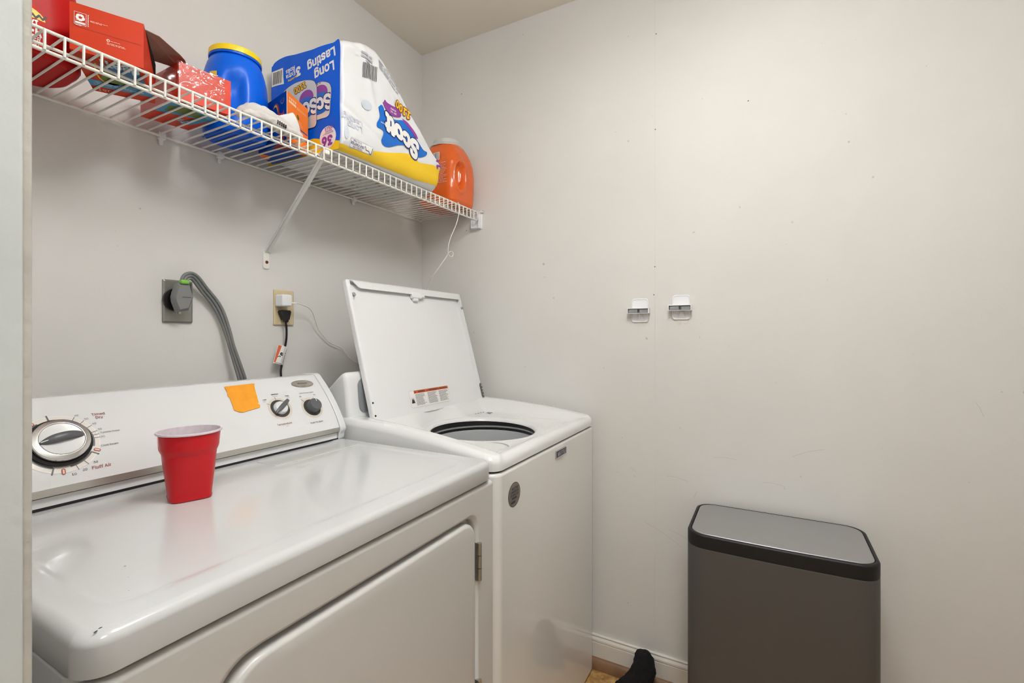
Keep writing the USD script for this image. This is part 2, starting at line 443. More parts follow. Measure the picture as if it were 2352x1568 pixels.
rings = [zring(rrect(tx0 + 0.004, tx1 - 0.004, ty0 + 0.004, ty1, 0.026, 8), 0.870), zring(rrect(tx0, tx1, ty0, ty1, 0.029, 8), 0.873)]
for q in range(7):
    t = math.pi / 2 * q / 6; i = 0.0125 * (1 - math.cos(t)); rings.append(zring(rrect(tx0 + i, tx1 - i, ty0 + i, ty1 - i, 0.029 - i * 0.5, 8), 0.901 + 0.0125 * math.sin(t)))
for i in (0.03, 0.036, 0.04, 0.043, 0.047, 0.055, 0.10, 0.2, 0.28):
    xy = rrect(tx0 + i, tx1 - i, ty0 + i * 1.15, ty1 - i, 0.03, 8); rings.append(np.column_stack([xy, 0.9135 - 0.0018 * smooth(0.035, 0.046, i) * np.ones(len(xy))]))
D('top_panel', loft(rings), DENAMEL, smooth=40)
D('lint_lid', slab(-1.003, -0.762, -0.424, -0.352, 0.9105, 0.9134, 0.004, 0.0005, 0.0012), DENAMEL)
D('lint_lid_finger_grip', slab(-0.955, -0.80, -0.430, -0.424, 0.9105, 0.9128, 0.002, 0.0005, 0.0008), mat('finger_grip_grey', lin(196, 195, 190), 0.4))  # grip strip in a slightly darker, warmer tone than the lid
# front panel with a rounded opening, raised door inside it
fx0, fx1 = DX0 + 0.002, DX1 + 0.007
panel = rbox(fx0, fx1, DF - 0.001, DF + 0.026, 0.03, 0.866, 0.009, 20)


def door_outline(i):
    x0, x1, zt, zb = -1.362 + i, -0.800 - i, 0.808 - i, 0.27 + i
    pts = [(x1, zb), (x1, zt - 0.045)] + [(x1 - 0.036 + 0.036 * math.cos(t), zt - 0.036 + 0.036 * math.sin(t)) for t in np.linspace(0, math.pi / 2, 9)]
    s = spline([(-1.285 + i, zt), (-1.312 + i, zt - 0.004), (-1.334 + i, zt - 0.02), (x0 + 0.004, zt - 0.06), (x0, zt - 0.11)], 5)
    pts += [tuple(q) for q in s] + [(x0, zb)]
    return np.array(pts)


def prism_y(pts, y0, y1): return extr_y(Polygon(pts), y0, y1)


def extr_y(poly, y0, y1):
    m = extr(poly, y1 - y0); v = m.vertices; m.vertices = np.column_stack([v[:, 0], y1 - v[:, 2], v[:, 1]]); return m


def solid(t):
    t = tm(t); q = m3.Manifold(m3.Mesh(np.asarray(t.vertices, np.float32), np.asarray(t.faces, np.uint32)))
    return q if q.volume() > 0 else m3.Manifold(m3.Mesh(np.asarray(t.vertices, np.float32), np.asarray(t.faces[:, ::-1], np.uint32)))


def yloft(insets, outline):
    """front-facing plate: outline(inset) at depth y, from back to front"""
    return loft([np.column_stack([o[:, 0], np.full(len(o), y), o[:, 1]]) for o, y in ((outline(i), y) for i, y in insets)])


cut = yloft([(0.0, 0.02 + DF), (0.0, DF + 0.008), (-0.002, DF + 0.004), (-0.006, DF + 0.0008), (-0.012, DF - 0.003)], door_outline)
cut = solid(cut)
D('front_panel', panel - cut, DFRONT, smooth=35)
drs = D('door', yloft([(0.007, DF + 0.0195), (0.007, DF + 0.006), (0.0078, DF + 0.0015), (0.010, DF - 0.002), (0.0135, DF - 0.0035), (0.03, DF - 0.0042)], door_outline), DFRONT, smooth=35)
for z0 in (0.667, 0.372):
    h = obj('hinge', moved(join(*[tube([(-0.7945, DF - 0.004, z0 + k * 0.0272), (-0.7945, DF - 0.004, z0 + k * 0.0272 + 0.0255)], 0.0048, 12) for k in range(3)], cube(-0.800, -0.7945, DF - 0.0005, DF + 0.006, z0, z0 + 0.081)), (1.10, 0.43, 0)), STEEL, drs)
# console: profile (y, z) of the bowed control face
P3 = (2.34286468, 0.42802299, -0.33850585)
ZB, ZT = 0.9465, 1.0815
zz = np.linspace(ZB, ZT, 40); fy = P3[0] * (zz - 0.9455) ** 2 + P3[1] * (zz - 0.9455) + P3[2]
FS = np.r_[0, np.cumsum(np.hypot(np.diff(zz), np.diff(fy)))] + 0.001


def face_fn(off):
    def fn(p):
        s = p[:, 1]; y = np.interp(s, FS, fy); z = np.interp(s, FS, zz)
        ds = 0.004; ty = np.interp(s + ds, FS, fy) - np.interp(s - ds, FS, fy); tz = np.interp(s + ds, FS, zz) - np.interp(s - ds, FS, zz)
        l = np.hypot(ty, tz) + 1e-9; return np.column_stack([p[:, 0], y - off * tz / l, z + off * ty / l])
    return fn


def face_frame(x, s):
    a, b = face_fn(0)(np.array([[x, s]]))[0], face_fn(1)(np.array([[x, s]]))[0]; n = b - a
    T = np.eye(4); T[:3, 0] = (1, 0, 0); T[:3, 1] = np.cross(n, (1, 0, 0)); T[:3, 2] = n; T[:3, 3] = a; return T


body = [(y, z) for y, z in zip(fy, zz)] + [(-0.2335, 1.0838), (-0.222, 1.0850), (-0.19, 1.083), (-0.165, 1.075), (-0.14, 1.05), (-0.115, 0.99), (-0.11, 0.9145), (-0.329, 0.9145), (-0.3262, 0.9300)]
cp = D('control_panel', extr_x(body, -1.443, -0.758), CONSOLE, smooth=25)
D('silver_trim', extr_x([(-0.3385, 0.9468), (-0.3375, 0.9345), (-0.327, 0.9315), (-0.325, 0.9468)], -1.443, -0.7585), SILVER, smooth=25)
D('backsplash_strip', extr_x([(-0.3300, 0.9312), (-0.3312, 0.9170), (-0.320, 0.9160), (-0.320, 0.9312)], -1.443, -0.760), CONSOLE, smooth=25)
D('base_gasket', extr_x([(-0.3305, 0.9172), (-0.3305, 0.9124), (-0.32, 0.9124), (-0.32, 0.9172)], -1.443, -0.75), BLACK, smooth=False)
capp = [(y - 0.0028, z + 0.0005) for y, z in zip(fy, zz)] + [(-0.2340, 1.0868), (-0.222, 1.0880), (-0.19, 1.086), (-0.163, 1.077), (-0.138, 1.05), (-0.112, 0.99), (-0.108, 0.9130), (-0.331, 0.9130), (-0.3345, 0.9160), (-0.3360, 0.930), (-0.342, 0.938)]
def cap(x0, x1):
    pl = Polygon(capp).buffer(0); ms = []
    rings = []
    for i, x in ((0.003, x0), (0.0008, x0 + 0.0012), (0, x0 + 0.003), (0, x1 - 0.005), (0.0012, x1 - 0.002), (0.004, x1)):
        q = np.array(pl.buffer(-i).exterior.coords)[:-1]; L = LineString(np.vstack([q, q[:1]])); s0 = np.argmin(np.hypot(q[:, 0] + 0.331 - i, q[:, 1] - 0.913 - i)); q = np.roll(q, -s0, 0)
        L = LineString(np.vstack([q, q[:1]])); pp = np.array([L.interpolate(t, normalized=True).coords[0] for t in np.linspace(0, 1, 120, endpoint=False)])
        rings.append(np.column_stack([np.full(len(pp), x), pp]))
    return loft(rings)
D('end_cap', cap(-0.757, -0.7355), CONSOLE, smooth=35)
D('end_cap', cap(-1.4655, -1.444), CONSOLE, smooth=35)
O = np.array((-1.10, -0.43, 0))


def on_face(name, shape, m, off=0.0004, edge=0.012, label=None): D(name, decal(shape, face_fn(off), edge), m, parent=cp, label=label, smooth=False)


CX, CS = -1.3195, 0.0765
on_face('dial_scale', ring(CX, CS, 0.041, 0.054), RINGW, 0.0003, 0.008)
on_face('dial_scale', ring(CX, CS, 0.0532, 0.0545), WHITEI, 0.0005, 0.008)
arcs = [arc(CX, CS, 0.0455, -20, 96, 0.0035), arc(CX, CS, 0.0455, 116, 250, 0.0035), arc(CX, CS, 0.0455, 278, 326, 0.0028)]
arcs += [ray_mark(CX, CS, a, 0.045, 0.0575, 0.0022) for a in (96, 251, 326)] + [ray_mark(CX, CS, a, 0.0465, 0.056, 0.0010) for a in (58, 43, 28, 14, 7, 0, 303, 287, 200, 212)] + [arc(CX, CS, 0.066, 128, 165, 0.001)]
on_face('dial_marks', union_all(arcs), GREY, 0.0006, 0.008)
pills, pin = [], []
for a in (122, 333, 266):
    c, s = math.cos(math.radians(a)), math.sin(math.radians(a)); L = LineString([(CX + 0.0495 * c, CS + 0.0495 * s), (CX + 0.0545 * c, CS + 0.0545 * s)])
    pills.append(L.buffer(0.0026)); pin.append(L.buffer(0.0014))
on_face('dial_marks', pills, INKR, 0.0008); on_face('dial_marks', pin, PINKI, 0.001)
for s_, x, y, h, m_, b in (('Timed', -1.2556, 0.1255, 0.0050, INKR, 1), ('Dry', -1.2556, 0.1172, 0.0050, INKR, 1), ('60', -1.286, 0.1275, 0.0036, INK, 0), ('50', -1.2745, 0.1178, 0.0036, INK, 0), ('40', -1.266, 0.1058, 0.0036, INK, 0),
                           ('30', -1.2608, 0.0928, 0.0036, INK, 0), ('Tumble Press', -1.2475, 0.0850, 0.0033, INK, 0), ('20', -1.2600, 0.0768, 0.0036, INK, 0), ('Cool Down', -1.2535, 0.0592, 0.0036, INKD, 0), ('30', -1.2792, 0.0312, 0.0038, INKD, 0),
                           ('20', -1.2955, 0.0215, 0.0038, INKD, 0), ('10', -1.3105, 0.0170, 0.0038, INKD, 0), ('Fluff Air', -1.2725, 0.0218, 0.0053, INKR, 1), ('Medium', -0.9020, 0.1225, 0.0036, INKD, 1), ('Low', -0.9345, 0.1100, 0.0036, INKD, 1), ('High', -0.8720, 0.1130, 0.0036, INKD, 1),
                           ('Temperature', -0.9105, 0.0372, 0.0048, INKR, 0), ('End of Cycle Signal', -0.8130, 0.1150, 0.0034, INKD, 0), ('Off', -0.8370, 0.1060, 0.0034, INKD, 0), ('On', -0.7935, 0.1065, 0.0034, INKD, 0), ('Push To Start', -0.8215, 0.0270, 0.0044, INKD, 0)):
    on_face('lettering', put(text(s_, h, b, size=64), x, y), m_, 0.0006)
on_face('lettering', lst([put(lines(0, 0, 0.015, 1, 1, 0.0015, 3), -0.911, 0.1175), put(lines(0, 0, 0.013, 1, 1, 0.0015, 4), -0.941, 0.1050), put(lines(0, 0, 0.012, 1, 1, 0.0015, 5), -0.8755, 0.1085), put(lines(0, 0, 0.010, 1, 1, 0.0015, 6), -0.9090, 0.0320)]), PGREY, 0.0006)


def knob(name, parts, x, s, parent=None):
    T = face_frame(x, s); r0 = D(name, place(parts[0][0], T), parts[0][1], smooth=40, label=parts[0][3] if len(parts[0]) > 3 else None)
    for m_, mt, nm in [q[:3] for q in parts[1:]]: D(nm, place(m_, T), mt, parent=r0, smooth=40)


def bar_handle(L, w, h, z0, ang, bow=0.0):
    """a bowed grip bar across a knob"""
    xs = np.linspace(-L / 2, L / 2, 17); rings = []
    for x in xs:
        u = 2 * x / L; hw = w / 2 * (1 - 0.25 * max(u, 0) ** 2 - 0.75 * max(-u, 0) ** 3); zt = z0 + h * (1 - abs(u) ** 2.4 * 0.85); yc = bow * (1 - u * u)
        rings.append(np.array([(x, yc - hw, z0 - 0.002), (x, yc + hw, z0 - 0.002), (x, yc + hw, zt - hw * 0.4), (x, yc + hw * 0.5, zt), (x, yc - hw * 0.5, zt), (x, yc - hw, zt - hw * 0.4)]))
    m = loft(rings); m.apply_transform(trimesh.transformations.rotation_matrix(math.radians(ang), (0, 0, 1))); return m


knob('cycle_knob', [(lathe([(0, 0.0), (0.0437, 0.0), (0.0437, 0.004), (0.0395, 0.006), (0.0395, 0.0035), (0, 0.003)], 64), BLACKP, 'x', 'black recess ring of the cycle dial'),
                    (lathe([(0.0, 0.001), (0.0388, 0.001), (0.0388, 0.012), (0.0378, 0.0145), (0.031, 0.0165), (0.0298, 0.0160), (0.029, 0.0150), (0.0, 0.0130)], 64), CHROME, 'knob_rim'),
                    (lathe([(0.0, 0.0125), (0.0292, 0.0135), (0.0285, 0.0160), (0.018, 0.0152), (0.0, 0.0150)], 64), CONSOLE, 'knob_face'),
                    (bar_handle(0.061, 0.013, 0.0125, 0.0135, 8, 0.002), GREY, 'grip'),
                    (place(moved(rbox(-0.029, -0.012, -0.0009, 0.0009, 0.0195, 0.0222, 0.0008, 8), (0, 0.0005, 0)), trimesh.transformations.rotation_matrix(math.radians(8), (0, 0, 1)) @ trimesh.transformations.rotation_matrix(math.radians(-14), (0, 1, 0), (-0.02, 0, 0.02))), WHITEI, 'pointer_line')], CX, CS)
on_face('knob_ring', ring(-0.9055, 0.080, 0.020, 0.031), BEIGE, 0.0003, 0.008)
on_face('knob_ring', ring(-0.8177, 0.0695, 0.020, 0.0305), BEIGE, 0.0003, 0.008)
on_face('knob_ring', ring(-0.9055, 0.080, 0.012, 0.0245), DGREY, 0.0006, 0.008)
on_face('knob_ring', ring(-0.8177, 0.0695, 0.010, 0.0240), DGREY, 0.0006, 0.008)
on_face('knob_marks', lst([ray_mark(-0.9055, 0.080, a, 0.025, 0.034, 0.0008) for a in (148, 92)] + [ray_mark(-0.8177, 0.0695, a, 0.025, 0.0345, 0.0008) for a in (128, 60)]), INKD, 0.0008)
knob('temperature_knob', [(lathe([(0.0175, 0.0), (0.0175, 0.005), (0.015, 0.0095), (0.009, 0.0115), (0, 0.012)], 48), CONSOLE, 'x'), (bar_handle(0.056, 0.0105, 0.006, 0.011, 35), GREY, 'grip')], -0.9055, 0.080)
knob('start_button', [(lathe([(0.0175, 0.0), (0.0172, 0.017), (0.0155, 0.0195), (0.012, 0.0195), (0.011, 0.0188), (0, 0.0188)], 48), GREY, 'x'), (rbox(0.004, 0.0055, 0.0075, 0.0155, 0.0185, 0.0201, 0.0006, 6), WHITEI, 'pointer_line')], -0.8177, 0.0695)
on_face('badge', oval(-0.8095, 0.1462, 0.033, 0.0125, -3), STEEL, 0.0006, 0.006)
on_face('badge', oval(-0.8095, 0.1462, 0.0305, 0.0105, -3), SILVER, 0.0009, 0.006)
on_face('badge_lettering', put(text('Whirlpool', 0.0058, 0, 0.35, size=64, width=0.82), -0.8095, 0.147, -2).union(put(oval(0, 0, 0.006, 0.003), -0.811, 0.1398).difference(oval(-0.811, 0.1405, 0.0053, 0.0028))), INKD, 0.0012)
# chips and grime on the dryer's top
rng = np.random.default_rng(5)
chips = [Point(-1.375, -0.665).buffer(0.0014), Point(-1.386, -0.70).buffer(0.0008), Point(-1.40, -0.735).buffer(0.0008), Point(-1.20, -0.60).buffer(0.0006)]
for cx, cy, n, sp in ((-0.97, -0.475, 26, 0.012), (-0.86, -0.52, 20, 0.010), (-0.79, -0.60, 14, 0.010), (-0.92, -0.60, 10, 0.03), (-1.15, -0.52, 8, 0.05)):
    chips += [oval(cx + rng.normal() * sp, cy + rng.normal() * sp * 0.5, 0.0004 + 0.0012 * rng.random(), 0.0004 + 0.0004 * rng.random(), rng.random() * 180) for _ in range(n)]
D('chip', decal(union_all(chips), plane_fn((0, 0, 0.9117), (1, 0, 0), (0, 1, 0), 0.0002)), mat('grime', lin(150, 146, 140), 0.6), kind='stuff')
D('chip', decal(lst([oval(-1.452, -0.797, 0.0022, 0.0009, 30), oval(-1.447, -0.7935, 0.0016, 0.0007)]), plane_fn((0, 0, 0.9131), (1, 0, 0), (0, 1, 0), 0.0004)), INKD, kind='stuff')

# ------------------------------------------------------------------ washer
WX0, WX1, WF = -0.7195, -0.0225, -0.806
W = at('washer', 'white top-loading washer with its lid standing open, in the corner', 'washing machine', (-0.371, -0.43, 0))
W('cabinet', solid(slab(WX0, WX1, WF, -0.07, 0.012, 0.872, 0.030, 0.004, 0.010)) - cube(WX0 + 0.03, WX1 - 0.03, WF + 0.03, -0.10, 0.3, 0.9), mat('washer_front_enamel', lin(230, 229, 226), 0.08, coat=0.4), smooth=35)
W('seam', solid(slab(WX0 + 0.006, WX1 - 0.006, WF + 0.006, -0.08, 0.866, 0.885, 0.026, 0.001, 0.001)) - cube(WX0 + 0.02, WX1 - 0.02, WF + 0.02, -0.10, 0.8, 0.9), BLACK, smooth=False)
OC, OR = np.array((-0.372, -0.553)), 0.166


def wz(x, y):
    """height of the worktop: rims rise to the back, the middle is dished"""
    s = np.clip((y + 0.79) / 0.40, 0, 1.15); k = 1.6 * s - 0.6 * s * s
    rim = np.where(x < -0.37, 0.9115 + 0.049 * k, 0.9115 + 0.038 * k)
    dx = np.minimum(x - WX0, WX1 - x); dy = y - WF
    floor = 0.8935 + 0.010 * s + 0.05 * smooth(-0.41, -0.335, y)
    side = 1 - smooth(0.040, 0.098, dx)
    z = floor + np.maximum(rim - floor, 0) * side
    fr = (1 - smooth(0.02, 0.07, dy)) * (0.9075 - floor); z = np.maximum(z, floor + np.clip(fr, 0, None))
    return z


n = 144; th = np.arange(n) * 2 * math.pi / n; cs = np.column_stack([np.cos(th), np.sin(th)])
outer = LineString(np.vstack([rrect(WX0, WX1, WF, -0.10, 0.035, 10)] * 1 + [rrect(WX0, WX1, WF, -0.10, 0.035, 10)[:1]]))


def reach(d, i):
    ln = LineString(np.vstack([rrect(WX0 + i, WX1 - i, WF + i, -0.10 - i, 0.035 - min(i, 0.03), 10), rrect(WX0 + i, WX1 - i, WF + i, -0.10 - i, 0.035 - min(i, 0.03), 10)[:1]]))
    q = ln.intersection(LineString([OC, OC + d * 2])); return np.array(getattr(q, 'geoms', [q])[0].coords[0])


angles = np.array(sorted(set(np.round(np.r_[th, [math.atan2(cy - OC[1], cx - OC[0]) % (2 * math.pi) for cx, cy in rrect(WX0, WX1, WF, -0.10, 0.035, 10)]], 6))))
cs = np.column_stack([np.cos(angles), np.sin(angles)]); rings = []
R = 0.020; lip = OC + cs * OR
for dr, dz in ((0.004, -0.013), (-0.001, -0.012), (-0.0005, -0.0075), (0.005, -0.003), (0.014, -0.001), (0.024, 0.0)):
    p = OC + cs * (OR + dr); rings.append(np.column_stack([p, 0.8945 + 0.01 * np.clip((p[:, 1] + 0.79) / 0.40, 0, 1.1) + dz]))
inner = rings[-1][:, :2]
e1 = np.array([reach(d, R) for d in cs])
for t in np.linspace(0.06, 1, 20):
    p = inner + (e1 - inner) * t; rings.append(np.column_stack([p, wz(p[:, 0], p[:, 1])]))
zc = rings[-1][:, 2].copy()
for q in range(1, 7):
    a = math.pi / 2 * q / 6; p = np.array([reach(d, R * (1 - math.sin(a))) for d in cs]); rings.append(np.column_stack([p, zc - R * (1 - math.cos(a))]))
rings.append(np.column_stack([rings[-1][:, :2], np.minimum(rings[-1][:, 2] - 0.0005, 0.885)])); rings.append(np.column_stack([rings[-1][:, :2], np.full(len(cs), 0.8765)]))
p = np.array([reach(d, 0.004) for d in cs]); rings.append(np.column_stack([p, np.full(len(cs), 0.8755)]))
wt = loft(rings, False, False); W('worktop', wt, ENAMEL, smooth=50)
c3 = lambda pr: moved(lathe(pr, 96, False), (OC[0], OC[1], 0))
W('tub_ring', c3([(OR + 0.012, 0.892), (OR + 0.002, 0.890), (OR + 0.0015, 0.876), (OR + 0.004, 0.8755), (OR + 0.004, 0.868), (OR + 0.0015, 0.8675), (OR + 0.0015, 0.862), (OR + 0.012, 0.861), (OR + 0.014, 0.892)]), BLACK, smooth=30)
W('tub_ring_band', c3([(OR + 0.0045, 0.8752), (OR + 0.0022, 0.8745), (OR + 0.0022, 0.8690), (OR + 0.0045, 0.8683)]), MGREY, smooth=30)
W('wash_basket', c3([(OR + 0.012, 0.860), (OR + 0.003, 0.860), (OR + 0.0025, 0.856), (OR + 0.006, 0.815), (OR + 0.010, 0.811), (OR + 0.009, 0.806), (OR + 0.013, 0.76), (OR + 0.02, 0.55), (0.0005, 0.53), (0.0005, 0.525), (OR + 0.028, 0.545), (OR + 0.024, 0.80), (OR + 0.018, 0.860)]), DRUM, smooth=30)
# small features of the worktop
W('lid_switch_slot', slab(-0.425, -0.36, -0.778, -0.762, 0.8985, 0.8995, 0.006, 0.0004, 0.0005), MGREY)
W('lid_switch_slot', rbox(-0.405, -0.385, -0.774, -0.766, 0.899, 0.9003, 0.0006), INKD)
W('dispenser_rim', moved(lathe([(0.052, 0), (0.055, 0.0012), (0.058, 0)], 48, False), (-0.575, -0.70, 0.8968)), mat('faint_seam', lin(206, 206, 202), 0.4))
W('catch_mark', join(rbox(-0.142, -0.128, -0.442, -0.425, 0.9035, 0.9052, 0.0006), *[rbox(-0.20 + k * 0.014, -0.195 + k * 0.014, -0.415 - 0.002 * k, -0.411 - 0.002 * k, 0.9065, 0.9085, 0.0006) for k in range(4)]), MGREY)
# console behind the lid, seen from its left end
def wcon(i=0.0): return np.array([(-0.322 + i, 0.930), (-0.318 + i, 0.962), (-0.311 + i, 1.030), (-0.307 + i, 1.066), (-0.301 + i * 0.8, 1.083 - i * 0.6), (-0.290, 1.0885 - i), (-0.274, 1.0805 - i), (-0.237, 1.049 - i), (-0.17, 0.992 - i), (-0.11, 0.945), (-0.10, 0.93)])
rings = []
for x, i in ((-0.7062, 0.014), (-0.7045, 0.008), (-0.7005, 0.003), (-0.693, 0.0), (-0.060, 0.0), (-0.050, 0.003), (-0.044, 0.01), (-0.040, 0.02)):
    o = spline(wcon(i), 5); rings.append(np.column_stack([np.full(len(o), x), o]))
wc = W('console', loft(rings), ENAMEL, smooth=50)
ins = Polygon(rrect(-0.668, -0.08, 0.006, 0.105, 0.022, 6))
W('console_inset', decal(ins, plane_fn((0, -0.3187, 0.965), (1, 0, 0), (0, 0.108, 0.994), 0.0022)), mat('console_grey', lin(140, 143, 145), 0.35), parent=wc, label='grey control face, mostly hidden behind the lid')
W('console_base', slab(-0.712, -0.032, -0.352, -0.08, 0.915, 0.953, 0.02, 0.004, 0.014), ENAMEL)
# lid: pan with folded rims
LB = np.array((0, -0.370, 0.944)); U = np.array((0, 0.274, 0.9617)); N = np.array((0, -0.9617, 0.274)); LX0, LX1, LH, LT = -0.657, -0.066, 0.4375, 0.022
LM = np.eye(4); LM[:3, 0] = (1, 0, 0); LM[:3, 1] = U; LM[:3, 2] = N; LM[:3, 3] = LB     # lid frame: x, up the lid, out of its inner face
pan = rbox(LX0, LX1, 0, LH, -LT, 0, 0.006, 16) - cube(LX0 + 0.013, LX1 - 0.010, -0.01, LH - 0.004, -LT + 0.006, 0.01)
W('lid', place(pan, LM), LIDM, smooth=35)
lid = stage.GetPrimAtPath('/World/washer/lid')
WL = lambda name, m_, mt, **k: W(name, [place(q, LM) for q in m_] if isinstance(m_, list) else place(m_, LM), mt, parent=lid, **k)
WL('top_flange', extr(Polygon([(LX0 + 0.020, LH - 0.003), (LX1 - 0.012, LH - 0.003), (LX1 - 0.012, LH - 0.020), (LX1 - 0.016, LH - 0.026), (LX0 + 0.055, LH - 0.026), (LX0 + 0.045, LH - 0.023), (LX0 + 0.027, LH - 0.006)]), 0.003).apply_translation((0, 0, -0.004)), LIDM, smooth=False)
WL('inner_panel', rbox(LX0 + 0.02, LX1 - 0.017, 0.0, LH - 0.012, -LT + 0.003, -LT + 0.0085, 0.002, 8), LIDM)
WL('latch_strike', join(rbox(-0.368, -0.318, LH - 0.040, LH - 0.018, -0.012, 0.003, 0.004, 10), rbox(-0.36, -0.335, LH - 0.050, LH - 0.03, -0.014, -0.001, 0.004, 10), rbox(-0.328, -0.302, LH - 0.036, LH - 0.024, -0.006, 0.003, 0.003, 10)), WPLASTIC)
for x, u in ((LX0 + 0.021, LH - 0.048), (LX1 - 0.006, LH - 0.062)): WL('bumper', moved(lathe([(0.0, 0), (0.0068, 0), (0.0062, 0.004), (0.003, 0.006), (0, 0.006)], 24), (x, u, -0.004)), MGREY)
for x, u in ((LX0 + 0.006, 0.020), (LX0 + 0.006, 0.058), (-0.350, LH - 0.022)): WL('screw', moved(lathe([(0, 0), (0.0032, 0), (0.0026, 0.0016), (0, 0.002)], 16), (x, u, -0.0005)), DGREY)
WL('hinge_arm', join(rbox(LX1 - 0.012, LX1 - 0.006, 0.010, 0.060, -0.004, 0.0012, 0.002, 8), *[moved(lathe([(0, 0), (0.005, 0), (0.005, 0.003), (0, 0.004)], 12), (LX1 - 0.009 + 0.002 * (k % 2), 0.012 + 0.012 * k, 0.0)) for k in range(5)]), mat('hinge_metal', lin(120, 118, 112), 0.4, metal=0.7), smooth=40)
lz = plane_fn((0, 0, -LT + 0.0085), (1, 0, 0), (0, 1, 0), 0.0)
def ld(name, shape, mt, k, lab=None):
    q = decal(shape, lambda p: np.column_stack([p, np.full(len(p), -LT + 0.0087 + 0.0003 * k)])); WL(name, q, mt, smooth=False, label=lab)
wl0, wl1, wb, wtp = -0.478, -0.268, 0.021, 0.077
lab = Polygon(rrect(wl0, wl1, wb, wtp, 0.006, 4))
ld('warning_label', lab.difference(lab.buffer(-0.0007)), PGREY, 1)
ld('warning_label', lab.buffer(-0.0007), WHITEI, 1)
ld('warning_label', sbox(wl0 + 0.024, wtp - 0.0105, wl1 - 0.001, wtp - 0.001), WARN, 2)
ld('warning_label', lst([put(text('WARNING', 0.0052, 2, size=64), -0.416, wtp - 0.0057), put(text('AVERTISSEMENT', 0.0048, 2, size=64, width=0.9), -0.355, wtp - 0.0057), put(text('ADVERTENCIA', 0.0048, 2, size=64, width=0.9), -0.298, wtp - 0.0057)]
                              + [Polygon([(x - 0.003, wtp - 0.0082), (x + 0.003, wtp - 0.0082), (x, wtp - 0.0032)]) for x in (-0.4475, -0.3865, -0.3265)]), INKD, 3)
ld('warning_label', lst([lines(-0.450, wtp - 0.014, 0.052, 10, 0.0038, 0.0013, 1), lines(-0.388, wtp - 0.014, 0.055, 10, 0.0038, 0.0013, 2), lines(-0.326, wtp - 0.014, 0.053, 10, 0.0038, 0.0013, 3)]), INK, 3)
ld('warning_label', lst([Polygon([(-0.474, 0.036), (-0.457, 0.036), (-0.4595, 0.043), (-0.461, 0.055), (-0.463, 0.0455), (-0.4655, 0.0505), (-0.467, 0.0465), (-0.469, 0.056), (-0.4705, 0.044)])]), INKD, 3)
# badge and sticker on the front
W('badge', rbox(-0.379, -0.300, WF - 0.0045, WF, 0.8325, 0.8560, 0.0018, 10), CHROME)
W('badge_face', decal(sbox(-0.3755, 0.8355, -0.3035, 0.853), plane_fn((0, WF - 0.0047, 0), (1, 0, 0), (0, 0, 1))), BADGE)
W('badge_lettering', decal(put(text('MAYTAG', 0.0125, 1, width=0.86), -0.3395, 0.8443), plane_fn((0, WF - 0.0050, 0), (1, 0, 0), (0, 0, 1))), mat('badge_silver_ink', lin(186, 186, 190), 0.4))
sf = lambda o: plane_fn((0, WF, 0), (1, 0, 0), (0, 0, 1), o)
W('round_sticker', decal(oval(-0.631, 0.803, 0.0315, 0.0300), sf(0.0003)), mat('sticker_edge', lin(86, 78, 66), 0.4))
W('round_sticker', decal(oval(-0.631, 0.803, 0.0298, 0.0284), sf(0.0006)), STICKG)
W('sticker_lettering', decal(lst([put(text('MAYTAG', 0.0055, 2, size=64), -0.628, 0.8185), put(text('COMMERCIAL', 0.0050, 2, size=64, width=0.92), -0.630, 0.8105), put(text('TECHNOLOGY', 0.0050, 2, size=64, width=0.92), -0.631, 0.8025), lines(-0.645, 0.797, 0.028, 1, 1, 0.004, 8),
                                        sbox(-0.656, 0.7905, -0.606, 0.7911), put(lines(0, 0, 0.036, 1, 1, 0.0055, 9), -0.649, 0.788)]), sf(0.0009)), BADGE)

# ------------------------------------------------------------------ wire shelf
SZ, SY = 1.702, -0.300
S = at('wire_shelf', 'long white vinyl-coated wire shelf across the back wall', 'shelf', (-0.75, -0.15, SZ))
sx0, sx1 = -1.50, -0.013
S('front_rail', tube([(sx0, SY, SZ), (sx1, SY, SZ)], 0.0030, 10), WIRE)
S('front_rail', tube([(sx0, SY + 0.001, SZ - 0.034), (sx1, SY + 0.001, SZ - 0.034)], 0.0030, 10), WIRE)
S('support_rail', tube([(sx0, -0.2525, SZ - 0.0045), (sx1, -0.2525, SZ - 0.0045)], 0.0028, 10), WIRE)
S('wall_rail', tube([(sx0, -0.010, SZ - 0.0045), (sx1, -0.010, SZ - 0.0045)], 0.0030, 10), WIRE)
k0 = -1.3391 - 6 * 0.0254
for k in range(59):
    x = k0 + k * 0.0254
    if x > sx1 - 0.001: break
    S('cross_wire', tube([(x, -0.008, SZ), (x, -0.15, SZ), (x, SY - 0.0005, SZ), (x, SY - 0.0035, SZ - 0.001), (x, SY - 0.0042, SZ - 0.005), (x, SY - 0.0035, SZ - 0.0345)], 0.0022, 6), WIRE)
for x in (-1.352, -1.03, -0.885, -0.60, -0.40):
    S('wall_clip', join(rbox(x - 0.008, x + 0.008, -0.016, 0, SZ - 0.013, SZ + 0.006, 0.003, 8), rbox(x - 0.005, x + 0.005, -0.008, 0, SZ - 0.026, SZ - 0.010, 0.003, 8)), WPLASTIC)
sh = [stage.GetPrimAtPath('/World/wire_shelf')][0]
